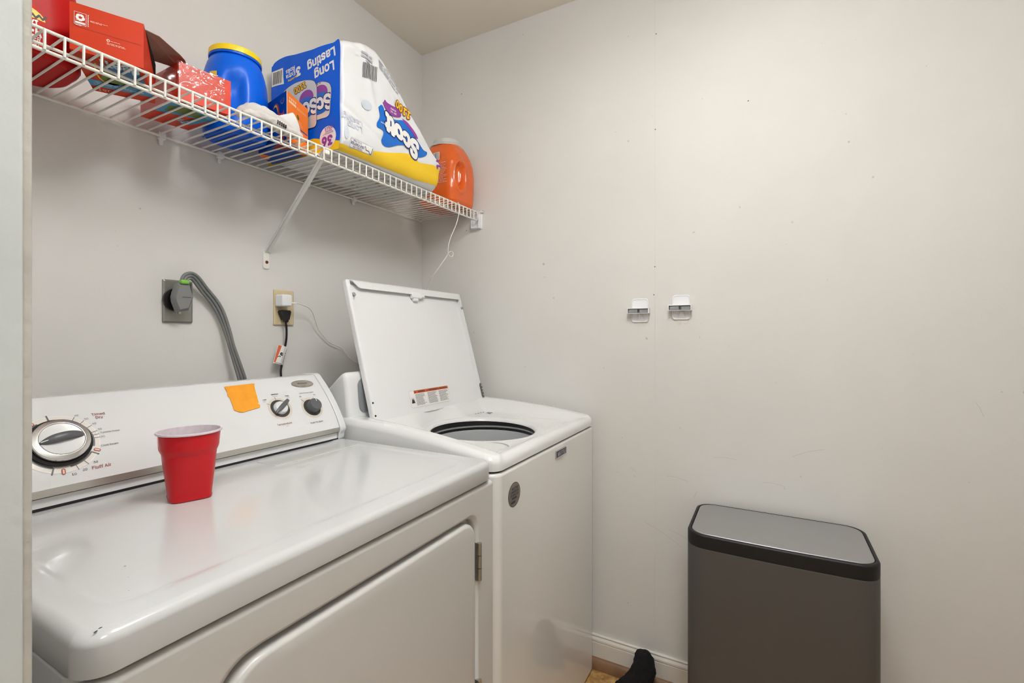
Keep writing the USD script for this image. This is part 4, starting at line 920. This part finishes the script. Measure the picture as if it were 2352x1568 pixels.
onf('faint_lettering', lst([put(text('Long', 0.016, 2, width=1.0), -0.700, 1.782, flip=True), put(text('Lasting', 0.016, 2, width=0.95), -0.708, 1.800, flip=True), oval(-0.730, 1.755, 0.008, 0.018), oval(-0.655, 1.862, 0.022, 0.014, 20)]), FAINT, 1)
pan_ = affinity.affine_transform(sbox(-0.043, -0.0115, 0.043, 0.0115), [1, 0, 0.02, 1, -0.672, 1.7345])
onf('small_panel', pan_, WHITEI, 1.2); onf('small_panel', pan_.difference(pan_.buffer(-0.0008)), PGREY, 1.8)
onf('small_panel_lettering', lst([put(text('10X FASTER', 0.0062, 2, size=64), -0.688, 1.734, flip=True), put(text('DISSOLVES', 0.0045, 1, size=64), -0.686, 1.7265, flip=True), put(text('CLOG-FREE', 0.0040, 1, size=64), -0.690, 1.7415, flip=True)]), PNAVY, 1.8)
onf('small_panel_lettering', LineString([(-0.660, 1.740), (-0.656, 1.731), (-0.645, 1.731), (-0.641, 1.726), (-0.634, 1.726), (-0.633, 1.742)]).buffer(0.0011), INK, 1.8)
onf('small_print', sbox(-0.715, 1.7475, -0.650, 1.7482), PGREY, 1)
onf('count_lettering', put(text('36', 0.026, 4, width=0.75), -0.327, 1.795, -62, flip=True), PURP, 1.4)
onf('small_print', put(lines(0, 0, 0.030, 3, 0.006, 0.0025, 5), -0.53, 1.705, 0), PGREY, 1.4)
# left end of the pack: flat blue print
eo = 0.7462


def pe(o): return lambda p: np.column_stack([np.full(len(p), -eo - o) + 0.004 * meshkit.fbm(np.stack([p[:, 0] * 16, p[:, 1] * 16, p[:, 0] * 0], -1), 2, 12) - 0.004, p[:, 0], p[:, 1]])


def one(name, shape, m, k, edge=0.012, lab=None): A(name, decal(shape, pe(0.0005 * k), edge), m, parent=pk, smooth=60, label=lab)


endp = Polygon(spline([(-0.3255, 1.705), (-0.329, 1.75), (-0.329, 1.90), (-0.3275, 1.998), (-0.30, 2.002), (-0.25, 2.006), (-0.20, 2.008), (-0.15, 2.013), (-0.10, 2.020), (-0.06, 2.018), (-0.040, 2.008), (-0.034, 1.98), (-0.034, 1.75), (-0.04, 1.705), (-0.3255, 1.705)], 5)).buffer(0)
one('blue_end', endp, PBLUE, 0, lab='blue printed end of the pack')
one('yellow_band', endp.intersection(sbox(-0.34, 1.705, 0, 1.752)).difference(Polygon([(-0.34, 1.7235), (-0.2, 1.758), (0, 1.80), (-0.34, 1.80)])), YELI, 1)
FL = lambda t, y, z, r=0: affinity.translate(affinity.rotate(affinity.scale(t, 1, -1, origin=(0, 0)), r, origin=(0, 0)), y, z)      # seen from the left, upside down
one('end_lettering', lst([FL(text('Lasting', 0.0245, 4, width=1.0), -0.253, 1.9725, -9), FL(text('Long', 0.0255, 4, width=1.0), -0.266, 1.938, -8), FL(text('3', 0.0235, 7), -0.158, 1.960, -6), FL(text('Extra', 0.0125, 3, width=1.05), -0.124, 1.9585, -7), FL(text('Rolls', 0.0125, 3, width=1.05), -0.122, 1.9735, -7)]), WHITEI, 1)
one('end_lettering', FL(text('Like Getting', 0.0058, 2, size=64), -0.134, 1.9465, -7), YELI, 1)
bcp = Polygon([(-0.036, 1.990), (-0.088, 1.990), (-0.094, 1.940), (-0.036, 1.944)])
one('end_barcode', bcp, WHITEI, 1); one('end_barcode', affinity.affine_transform(bars(-0.021, -0.019, 0.021, 0.019, 16, 7), [1, 0, 0.05, 1, -0.0635, 1.966]), INK, 2)
roll2 = Polygon(spline([(-0.225, 1.899), (-0.25, 1.905), (-0.275, 1.899), (-0.291, 1.888), (-0.296, 1.868), (-0.293, 1.84), (-0.286, 1.805), (-0.25, 1.801), (-0.225, 1.80)], 5)).buffer(0)
roll1 = Polygon(spline([(-0.075, 1.905), (-0.104, 1.920), (-0.143, 1.928), (-0.185, 1.926), (-0.222, 1.916), (-0.236, 1.900), (-0.239, 1.880), (-0.238, 1.83), (-0.235, 1.788), (-0.20, 1.784), (-0.14, 1.784), (-0.075, 1.79)], 5)).buffer(0)
for rl, dy, k in ((roll2, -0.062, 1), (roll1, 0.0, 3)):
    one('roll_picture', rl.buffer(0.0012), PNAVY, k); one('roll_picture', rl, mat('pack_paper_print', lin(214, 212, 212), 0.4), k + 0.5)
    cut_ = rl.buffer(-0.002)
    one('roll_picture', affinity.translate(oval(-0.195, 1.872, 0.030, 0.024), dy * 0.92, 0).intersection(cut_), PURP, k + 1)
    one('roll_picture', affinity.translate(Polygon(spline([(-0.150, 1.862), (-0.19, 1.876), (-0.222, 1.868), (-0.236, 1.864), (-0.228, 1.83), (-0.20, 1.815), (-0.15, 1.82), (-0.150, 1.862)], 4)).buffer(0), dy * 0.95, 0).intersection(cut_), PLOGO, k + 1.5)
    t_ = affinity.translate(FL(text('Scott', 0.040, 5, -0.15, width=0.9), -0.180, 1.838, -6), dy * 0.92, 0)
    one('roll_lettering', t_.buffer(0.0025).intersection(cut_), PNAVY, k + 2); one('roll_lettering', t_.intersection(cut_), WHITEI, k + 2.4)
    n_ = affinity.translate(FL(text('1100', 0.017, 3, -0.2, width=0.85), -0.168, 1.908, -10), dy, 0)
    one('roll_lettering', n_.buffer(0.002).intersection(cut_), mat('pack_brown', lin(150, 70, 40), 0.4), k + 2); one('roll_lettering', n_.intersection(cut_), YELI, k + 2.4)
one('count_badge', oval(-0.2815, 1.7445, 0.032, 0.031), mat('badge_lilac', lin(243, 238, 243), 0.4), 2)
one('count_badge', lst([FL(text('36', 0.0245, 6, width=1.0), -0.2795, 1.7345, -4), FL(text('ROLLS', 0.0075, 2, size=64), -0.286, 1.7695, -6), FL(text('WRAPPED', 0.0040, 1, size=64), -0.285, 1.7615, -6), FL(text('INDIVIDUALLY', 0.0040, 1, size=64), -0.283, 1.7555, -6)]), PURP, 3)
# dust print under the pack
ug = [oval(-0.70 + 0.40 * a, -0.30 + 0.26 * b, 0.004 + 0.018 * c, 0.002 + 0.004 * d, e * 180) for a, b, c, d, e in np.random.default_rng(8).random((26, 5))]
A('dust_mark', decal(union_all(ug), lambda p: np.column_stack([p, np.full(len(p), ZBOT - 0.0004)])), mat('dust_grey', lin(178, 174, 168), 0.7), parent=pk, kind='stuff')

# orange pods tub in the corner
A = at('orange_tub', 'glossy orange plastic tub with a grey lid, at the shelf\'s right end', 'tub', (-0.113, -0.205, Z0))
rings = []
OX, OY, OHX, OHY = -0.098, -0.207, 0.084, 0.0945
for z, k, r in ((0, 0.82, 0.030), (0.004, 0.90, 0.034), (0.016, 0.955, 0.036), (0.06, 0.992, 0.037), (0.12, 1.0, 0.038), (0.165, 0.985, 0.042), (0.200, 0.925, 0.052), (0.222, 0.84, 0.058), (0.237, 0.75, 0.058), (0.243, 0.70, 0.0560)):
    o = rrect(-OHX * k, OHX * k, -OHY * k, OHY * k, r, 14); L = LineString(np.vstack([o, o[:1]])); o = np.array([L.interpolate(t, normalized=True).coords[0] for t in np.linspace(0, 1, 240, endpoint=False)])
    rings.append(np.column_stack([OX + o[:, 0], OY + o[:, 1], np.full(240, Z0 + z)]))
Rg = np.array(rings); zs_ = Rg[:, 0, 2]; fine = []
for z in np.linspace(Z0, Z0 + 0.243, 110):
    i = min(int(np.searchsorted(zs_, z, 'right')) - 1, len(Rg) - 2); t = (z - zs_[i]) / (zs_[i + 1] - zs_[i]); q = Rg[i] * (1 - t) + Rg[i + 1] * t
    gx = (q[:, 0] - (OX - 0.034)) / 0.034; gz_ = (z - Z0 - 0.112) / 0.062; d = np.sqrt(gx ** 2 + gz_ ** 2); on = np.where(q[:, 1] < OY - 0.03, 1.0, 0.0)
    q[:, 1] += on * (0.020 * (1 - smooth(0.62, 0.95, d)) - 0.004 * np.exp(-((d - 1.05) / 0.14) ** 2) - 0.013 * np.exp(-((q[:, 0] - (OX - 0.020)) / 0.006) ** 2) * (1 - smooth(0.4, 0.7, d)))
    fine.append(q)
ob = A('body', loft(fine), OTUB, smooth=60)
A('lid', moved(lathe([(0, 0), (0.066, 0), (0.067, 0.004), (0.063, 0.010), (0.055, 0.013), (0.054, 0.026), (0.051, 0.030), (0.040, 0.031), (0.038, 0.0285), (0, 0.028)], 64), (OX, OY, Z0 + 0.241)), GLID, smooth=40)
tfn = lambda o: plane_fn((OX - OHX - 0.0008, 0, Z0), (0, -1, 0), (0, 0, 1), o)
A('label_print', decal([lines(0.222, 0.158 - 0.0054 * k, 0.050, 1, 1, 0.0021, 20 + k, 0.4) for k in range(15)], tfn(0.0004)), PINKI, parent=ob, kind='stuff')
A('label_print', decal(sbox(0.206, 0.170, 0.236, 0.200), tfn(0.0004)), WHITEI, parent=ob); A('label_print', decal(bars(0.208, 0.172, 0.234, 0.198, 10, 3), tfn(0.0008)), INK, parent=ob)

# ------------------------------------------------------------------ on and beside the machines
# red plastic cup on the dryer
cx, cy, cz = -1.199, -0.465, 0.9121
A = at('plastic_cup', 'red disposable plastic cup with a pale lining, standing on the dryer', 'cup', (cx, cy, cz))


def cup_ring(r, z, sq, tilt=0.0, n=96):
    a = np.linspace(0, 2 * math.pi, n, endpoint=False); e = 2 + sq * 2.2; k = 1 / (np.abs(np.cos(a + 0.35)) ** e + np.abs(np.sin(a + 0.35)) ** e) ** (1 / e)
    return np.column_stack([cx + r * k * np.cos(a), cy + r * k * np.sin(a), np.full(n, cz + z)])


outer_p = [(0.0275, 0.0022, 1), (0.0300, 0.0, 1), (0.0315, 0.0010, 1), (0.0322, 0.004, 1), (0.0312, 0.0055, 1), (0.0318, 0.009, 0.9), (0.0345, 0.030, 0.55), (0.0385, 0.060, 0.25), (0.0402, 0.076, 0.12), (0.0408, 0.0795, 0.09), (0.0440, 0.0865, 0.02), (0.0446, 0.089, 0), (0.0466, 0.113, 0)]
body_ = A('cup_wall', loft([cup_ring(r, z, q) for r, z, q in outer_p], True, False), RED, smooth=50)
rim = [(0.0466, 0.113, 0), (0.0488, 0.1135, 0), (0.0496, 0.1152, 0), (0.0488, 0.1170, 0), (0.0466, 0.1172, 0), (0.0456, 0.1160, 0)]
A('cup_lining', loft([cup_ring(r, z, q) for r, z, q in rim + [(r - 0.0009, z, q) for r, z, q in outer_p[::-1][1:-3]] + [(0.030, 0.004, 1), (0.0, 0.0040, 1)]], False, False), CUPIN, smooth=50, label='pale lining and rolled rim')
# orange paper note taped to the console
st = [(-1.0116, 0.1606), (-0.9400, 0.1622), (-0.9372, 0.1590), (-0.9405, 0.1570), (-0.9455, 0.1400), (-0.9525, 0.1040), (-0.9565, 0.1015), (-0.9520, 0.0965), (-0.9545, 0.0905), (-0.9985, 0.0835), (-1.0055, 0.0850), (-1.0165, 0.0925), (-1.0150, 0.1000), (-1.0128, 0.1290), (-1.0160, 0.1330), (-1.0120, 0.1410)]
A = at('paper_note', 'orange torn-edged paper note stuck on the dryer console', 'note', (-0.977, -0.28, 1.01))
f0, f1 = decal(Polygon(st), face_fn(0.0009), 0.012), decal(Polygon(st), face_fn(0.0016), 0.012)
A('paper', join(f0, f1), ORANGEP, smooth=60)

# 240 volt outlet and the dryer's cord
A = at('dryer_outlet', 'steel wall plate with a round black receptacle behind the grey plug', 'outlet', (-0.991, -0.002, 1.283))
A('wall_plate', loft([np.column_stack([o[:, 0], np.full(len(o), y), o[:, 1]]) for o, y in ((rrect(-1.0262, -0.9555, 1.2275, 1.3380, 0.003, 4), -0.0003), (rrect(-1.0262, -0.9555, 1.2275, 1.3380, 0.003, 4), -0.0045), (rrect(-1.0225, -0.9592, 1.2312, 1.3343, 0.002, 4), -0.0070))]), mat('dull_steel', lin(152, 152, 146), 0.45, metal=0.75), smooth=20)
A('receptacle', place(lathe([(0, 0), (0.0295, 0), (0.0295, 0.007), (0.028, 0.0085), (0.022, 0.0085), (0.021, 0.007), (0, 0.007)], 48), frame((-0.9985, -0.0068, 1.2865), (0, -1, 0))), BLACK, smooth=40)
A('screw', place(lathe([(0, 0), (0.0042, 0), (0.0034, 0.0016), (0, 0.0020)], 16), frame((-0.9885, -0.0070, 1.2535), (0, -1, 0))), STEEL)
A = at('dryer_power_cord', 'thick grey three-strand power cord running from its plug down behind the dryer', 'power cord', (-0.93, -0.04, 1.2))
pts3 = lambda P, y: [(x, y, z) for x, z in P]
pb = m3.Manifold.hull_points(np.array(pts3([(-1.0110, 1.3190), (-0.9865, 1.3200), (-0.9800, 1.2930), (-0.9900, 1.2650), (-1.0085, 1.2600), (-1.0170, 1.2810), (-1.0180, 1.2920)], -0.052) + pts3([(-1.0125, 1.3270), (-0.9840, 1.3280), (-0.9745, 1.2930), (-0.9850, 1.2590), (-1.0110, 1.2540), (-1.0200, 1.2800), (-1.0210, 1.2930)], -0.044) + pts3([(-1.0125, 1.3270), (-0.9840, 1.3280), (-0.9745, 1.2930), (-0.9850, 1.2590), (-1.0110, 1.2540), (-1.0200, 1.2800), (-1.0210, 1.2930)], -0.030)))
pb2 = m3.Manifold.hull_points(np.array(pts3([(-1.0150, 1.3120), (-0.9820, 1.3120), (-0.9780, 1.2900), (-0.9900, 1.2650), (-1.0100, 1.2650), (-1.0190, 1.2900)], -0.030) + pts3([(-1.0120, 1.305), (-0.980, 1.305), (-0.980, 1.272), (-1.008, 1.270)], -0.0155)))
pg = A('plug', pb + pb2, PLUGG, smooth=20)
A('plug_seam', rbox(-1.004, -0.984, -0.0528, -0.0516, 1.2910, 1.2922, 0.0005, 6), DGREY, parent=pg)
A('tape_band', rbox(-1.0075, -0.9865, -0.0535, -0.0395, 1.3255, 1.3365, 0.004, 10), GREEN, label='bright green band at the plug')
base = [(-0.9970, -0.0465, 1.3250), (-0.9965, -0.0470, 1.3360), (-0.9905, -0.0455, 1.3450), (-0.9770, -0.040, 1.3490), (-0.9615, -0.034, 1.3420), (-0.9365, -0.025, 1.3165), (-0.9110, -0.020, 1.2900), (-0.8945, -0.020, 1.2645), (-0.8825, -0.022, 1.2335), (-0.8750, -0.028, 1.2005), (-0.8690, -0.035, 1.1640), (-0.8560, -0.040, 1.1145), (-0.8445, -0.045, 1.0680), (-0.830, -0.050, 1.00), (-0.822, -0.05, 0.93)]
bs = spline(base, 6); tg = np.gradient(bs, axis=0); tg /= np.linalg.norm(tg, axis=1, keepdims=True); sw = np.cross(tg, np.array((0, 1.0, 0))); sw /= np.linalg.norm(sw, axis=1, keepdims=True) + 1e-9
tt = np.linspace(0, 1, len(bs)); spread = np.interp(tt, [0, 0.2, 0.45, 0.62, 0.70, 0.9, 1], [0.0062, 0.0072, 0.0080, 0.0066, 0.0058, 0.0082, 0.0086]); twist = np.interp(tt, [0, 0.15, 0.4, 0.6, 0.72, 0.9, 1], [0, 0.2, 0.35, 0.9, 1.0, 0.35, 0.3])
for k in (-1, 0, 1):
    A('cord_strand', tube(bs + k * spread[:, None] * (np.cos(twist)[:, None] * sw - np.sin(twist)[:, None] * np.array((0, 1.0, 0))), 0.0040, 10), CORDG, smooth=60)

# ivory duplex outlet, phone charger, washer cord
A = at('wall_outlet', 'ivory ribbed duplex outlet plate with both sockets in use', 'outlet', (-0.6845, -0.002, 1.283))
A('cover_plate', loft([np.column_stack([o[:, 0], np.full(len(o), y), o[:, 1]]) for o, y in ((rrect(-0.7195, -0.6495, 1.2270, 1.3380, 0.003, 4), -0.0003), (rrect(-0.7195, -0.6495, 1.2270, 1.3380, 0.003, 4), -0.0045), (rrect(-0.7165, -0.6525, 1.2300, 1.3350, 0.003, 4), -0.0062))]), IVORY, smooth=20)
for x in (-0.7075, -0.7020, -0.6970, -0.6720, -0.6670): A('plate_rib', rbox(x - 0.0006, x + 0.0006, -0.0068, -0.0060, 1.232, 1.333, 0.0003, 6), IVORY)
for z in (1.3030, 1.2630):
    A('socket_face', loft([np.column_stack([o[:, 0], np.full(len(o), y), o[:, 1]]) for o, y in ((rrect(-0.7015, -0.6675, z - 0.0135, z + 0.0135, 0.0120, 8), -0.0060), (rrect(-0.7015, -0.6675, z - 0.0135, z + 0.0135, 0.0120, 8), -0.0074), (rrect(-0.7005, -0.6685, z - 0.0125, z + 0.0125, 0.0115, 8), -0.0080))]), mat('socket_ivory', lin(196, 180, 144), 0.45), smooth=20)
A = at('phone_charger', 'white square phone charger with a thin white cable, in the upper socket', 'charger', (-0.695, -0.03, 1.3030))
A('charger_body', rbox(-0.7195, -0.6855, -0.0480, -0.0080, 1.2845, 1.3215, 0.0055, 16), WPLASTIC, smooth=40)
A('cable_plug', join(rbox(-0.6875, -0.6700, -0.0460, -0.0400, 1.2930, 1.2985, 0.0022, 10)), WPLASTIC, smooth=40)
A('charging_cable', tube([(-0.6715, -0.043, 1.2957), (-0.6600, -0.045, 1.2955), (-0.6067, -0.035, 1.2778), (-0.5673, -0.018, 1.2212), (-0.5356, -0.012, 1.1888), (-0.5063, -0.010, 1.1673), (-0.4623, -0.010, 1.1511), (-0.4445, -0.010, 1.1350), (-0.4259, -0.014, 1.1123), (-0.3963, -0.020, 1.0951), (-0.36, -0.04, 1.0847), (-0.30, -0.045, 1.082)], 0.0019, 8, 8), WCABLE, smooth=60)
A = at('washer_power_cord', 'black power cord with a white warning tag, plugged into the lower socket', 'power cord', (-0.695, -0.02, 1.25))
A('plug', m3.Manifold.hull_points(np.array([(-0.705, y, 1.2735) for y in (-0.0085, -0.026)] + [(-0.677, y, 1.2735) for y in (-0.0085, -0.026)] + [(-0.709, y, 1.2680) for y in (-0.0085, -0.024)] + [(-0.673, y, 1.2680) for y in (-0.0085, -0.024)] + [(-0.7005, y, 1.2440) for y in (-0.012, -0.030)] + [(-0.683, y, 1.2440) for y in (-0.012, -0.030)])) + rbox(-0.6985, -0.6850, -0.030, -0.016, 1.2360, 1.2470, 0.003, 8), BLACKP, smooth=30)
A('cord', tube([(-0.6920, -0.0235, 1.2380), (-0.6897, -0.024, 1.2152), (-0.6885, -0.022, 1.1878), (-0.6914, -0.020, 1.1604), (-0.6975, -0.020, 1.1333), (-0.7035, -0.020, 1.1022), (-0.7080, -0.022, 1.0835), (-0.7079, -0.024, 1.0619), (-0.7062, -0.030, 1.0323), (-0.70, -0.04, 0.96)], 0.0033, 10, 6), BLACKP, smooth=60)
tgo, tgx, tgy = np.array((-0.7385, -0.0300, 1.1110)), np.array((0.0305, 0.0, -0.0085)), np.array((0.0185, 0.002, 0.0550))
tfr = lambda o: (lambda p: tgo + p[:, :1] * tgx + p[:, 1:2] * tgy + np.column_stack([0 * p[:, 0], -o - 0.004 * np.sin(p[:, 0] * math.pi), 0 * p[:, 0]]))
tagp = A('warning_tag', join(decal(sbox(0, 0, 1, 1), tfr(0.0), 0.2), decal(sbox(0, 0, 1, 1), tfr(-0.0012), 0.2), decal(sbox(0.72, 0.0, 1.06, 1.08), lambda p: tgo + p[:, :1] * tgx + p[:, 1:2] * tgy + np.array((0, 0.012, 0)), 0.3)), WHITEI, smooth=60, label='white folded warning tag')
A('tag_print', decal(Polygon([(0, 0.04), (0.14, 0.04), (0.30, 0.98), (0, 0.98)]), tfr(0.0006), 0.2), WARN, parent=tagp)
A('tag_print', decal([oval(0.50, 0.55, 0.17, 0.085, -5).difference(sbox(0.48, 0.54, 0.66, 0.57)), LineString([(0.20, 0.36), (0.36, 0.43), (0.40, 0.38), (0.46, 0.42)]).buffer(0.02), sbox(0.68, 0.03, 0.70, 0.97), sbox(0.06, 0.04, 0.9, 0.055)], tfr(0.0006), 0.2), INKD, parent=tagp)
A('tag_print', decal(affinity.affine_transform(lines(0, 0, 0.8, 2, 0.07, 0.035, 5), [0, -1, 1, 0, 0.86, 0.10]), tfr(0.0008), 0.2), INK, parent=tagp, kind='stuff')
# recessed water box on the wall behind the lid
A = at('water_supply_box', 'beige plastic frame on the back wall, mostly hidden behind the open washer lid', 'supply box', (-0.26, -0.005, 1.18))
fr = m3.Manifold.cube([1, 1, 1]).translate([0, 0, 0])
A('frame', rbox(-0.3775, -0.150, -0.008, 0, 1.085, 1.300, 0.003, 8) - cube(-0.352, -0.172, -0.02, -0.004, 1.11, 1.275), TAN, smooth=30)
for x in (-0.31, -0.215): A('valve', place(lathe([(0, 0), (0.012, 0), (0.012, 0.010), (0.018, 0.012), (0.018, 0.022), (0, 0.024)], 20), frame((x, -0.004, 1.18), (0, -1, 0))), STEEL)

# thin white cord hung over the shelf's front rail
A = at('hanging_cord', 'thin white cord with a small loop hanging from the shelf behind the washer lid', 'cord', (-0.18, -0.29, 1.5))
A('cord', tube([(-0.1200, -0.25, 1.7085), (-0.1400, -0.285, 1.7085), (-0.1530, -0.303, 1.7072), (-0.1570, -0.3085, 1.6960), (-0.1585, -0.3100, 1.6718), (-0.1641, -0.310, 1.6454), (-0.1757, -0.306, 1.6101), (-0.1955, -0.300, 1.5689), (-0.2025, -0.295, 1.5401), (-0.2012, -0.290, 1.5112), (-0.1873, -0.288, 1.4969), (-0.1676, -0.286, 1.5000), (-0.1591, -0.284, 1.5115), (-0.1691, -0.2825, 1.5180), (-0.1860, -0.2815, 1.5105), (-0.1986, -0.280, 1.4926), (-0.2140, -0.265, 1.4618), (-0.2190, -0.240, 1.4299), (-0.2057, -0.205, 1.4045), (-0.1947, -0.190, 1.3810), (-0.1902, -0.180, 1.3309), (-0.19, -0.16, 1.20)], 0.0017, 8, 6), WCABLE, smooth=60)

# two white stick-on tool grips on the right wall
HK = (0.0, -0.9635, 1.281)


def hook_parts(A):
    Y, Z = HK[1], HK[2]
    xl = lambda insets: loft([np.column_stack([np.full(len(o), x), o]) for o, x in ((rrect(Y - 0.0285 + i, Y + 0.0285 - i, Z - 0.041 + i, Z + 0.041 - i, 0.009, 6), x) for i, x in insets)])
    A('back_plate', xl(((0, -0.0003), (0, -0.004), (0.0012, -0.0050), (0.0030, -0.0050), (0.0042, -0.0036), (0.0100, -0.0030))), mat('grip_white', lin(238, 239, 241), 0.25), smooth=30)
    ty0, ty1, tz0, tz1, d = Y - 0.035, Y + 0.038, Z - 0.0115, Z + 0.0075, -0.028
    A('tray', (rbox(d, -0.003, ty0, ty1, tz0, tz1, 0.0012, 8) - cube(d - 0.01, -0.006, ty0 + 0.0022, ty1 - 0.0022, tz0 + 0.0022, tz1 - 0.0022)), mat('grip_white', lin(238, 239, 241), 0.25), smooth=30)
    A('rubber_jaw', rbox(d + 0.003, -0.006, Y + 0.004, Y + 0.0345, tz0 + 0.0026, tz1 - 0.0026, 0.003, 8), MGREY)
    A('rubber_jaw', rbox(d + 0.005, -0.006, Y - 0.0320, Y - 0.002, tz0 + 0.0026, tz1 - 0.0026, 0.003, 8), MGREY)
    A('lower_gusset', m3.Manifold.hull_points(np.array([(-0.004, Y + 0.010, Z - 0.036), (-0.004, Y - 0.014, Z - 0.036), (-0.006, Y + 0.002, Z - 0.012), (-0.006, Y - 0.006, Z - 0.012), (-0.012, Y - 0.002, Z - 0.014), (-0.006, Y - 0.002, Z - 0.034)])), mat('grip_white', lin(238, 239, 241), 0.25))
    for q in (0.007, -0.014):
        A('clear_tab', loft([np.column_stack([np.full(len(o), x), o]) for o, x in ((np.array(oval(Y + q, Z - 0.046, 0.008, 0.0095).exterior.coords)[:-1], -0.0003), (np.array(oval(Y + q, Z - 0.046, 0.008, 0.0095).exterior.coords)[:-1], -0.0010))]), mat('clear_tab', lin(224, 219, 211), 0.2))


A = at('tool_grip', 'white stick-on tool grip, the left and lower of two on the right wall', 'wall hook', HK, 'white grips on the right wall'); hook_parts(A)
g2 = thing('tool_grip', 'white stick-on tool grip, the right and higher of two on the right wall', 'wall hook', (0.0, -1.1000, 1.2880), 'white grips on the right wall')
g2.GetReferences().AddInternalReference(A.p.GetPath()); g2.SetInstanceable(True)

# trash can
A = at('trash_can', 'tall grey steel trash can with black rim, against the right wall', 'trash can', (-0.149, -1.372, 0))


def can_ring(i, rc=0.046, n=10):
    """plan of the can: rounded rectangle whose front (towards the room) is slightly bowed"""
    o = rrect(-0.284 + i, -0.016 - i, -1.592 + i, -1.155 - i, rc - i * 0.6, n); out = []
    for k, (a, b) in enumerate(zip(o, np.roll(o, -1, 0))):
        m = 20 if (k + 1) % (n + 1) == 0 else 1
        out += [a + (b - a) * q / m for q in range(m)]
    o = np.array(out); t = np.clip((o[:, 1] + 1.3735) / 0.2185, -1, 1); o[:, 0] -= 0.007 * (1 - t * t) * np.clip((-0.15 - o[:, 0]) / 0.134, 0, 1); return o


cr = lambda q: loft([zring(can_ring(i), z) for i, z in q])
A('body', cr(((0.003, 0.0), (0.0, 0.003), (0.0, 0.615), (0.0015, 0.6175), (0.01, 0.618))), CANB, smooth=40)
A('rim', cr(((0.004, 0.616), (0.0005, 0.6175), (0.0, 0.620), (0.0, 0.6490), (0.0015, 0.6525), (0.005, 0.6545), (0.0085, 0.6535), (0.010, 0.650), (0.03, 0.6495))), BLACKP, smooth=40)
ld_ = A('lid_plate', cr(((0.0105, 0.6485), (0.0105, 0.6535), (0.0118, 0.6550), (0.014, 0.6555), (0.04, 0.6556))), CANL, smooth=40)
A('lid_lettering', decal(affinity.rotate(text('KOHLER', 0.006, 0, size=64, width=1.25), -90, origin=(0, 0)), lambda p: np.column_stack([p[:, 0] - 0.262, p[:, 1] - 1.372, np.full(len(p), 0.6560)])), mat('lid_ink', lin(132, 132, 132), 0.4), parent=ld_)

# black sock slumped on the floor against the baseboard
A = at('sock', 'crumpled black sock on the floor against the baseboard', 'sock', (-0.06, -0.98, 0))
A('sock_fabric', join(blob([(-0.085, -0.918, 0.018), (-0.082, -0.955, 0.030), (-0.068, -0.982, 0.056), (-0.056, -0.990, 0.080), (-0.048, -0.986, 0.106)], [0.018, 0.034, 0.040, 0.039, 0.030], 0.006, 55, 3, flat=0.001),
                       blob([(-0.095, -0.945, 0.015), (-0.085, -0.990, 0.022), (-0.070, -1.020, 0.024)], [0.016, 0.030, 0.022], 0.006, 60, 5, flat=0.001)), SOCK, smooth=60)
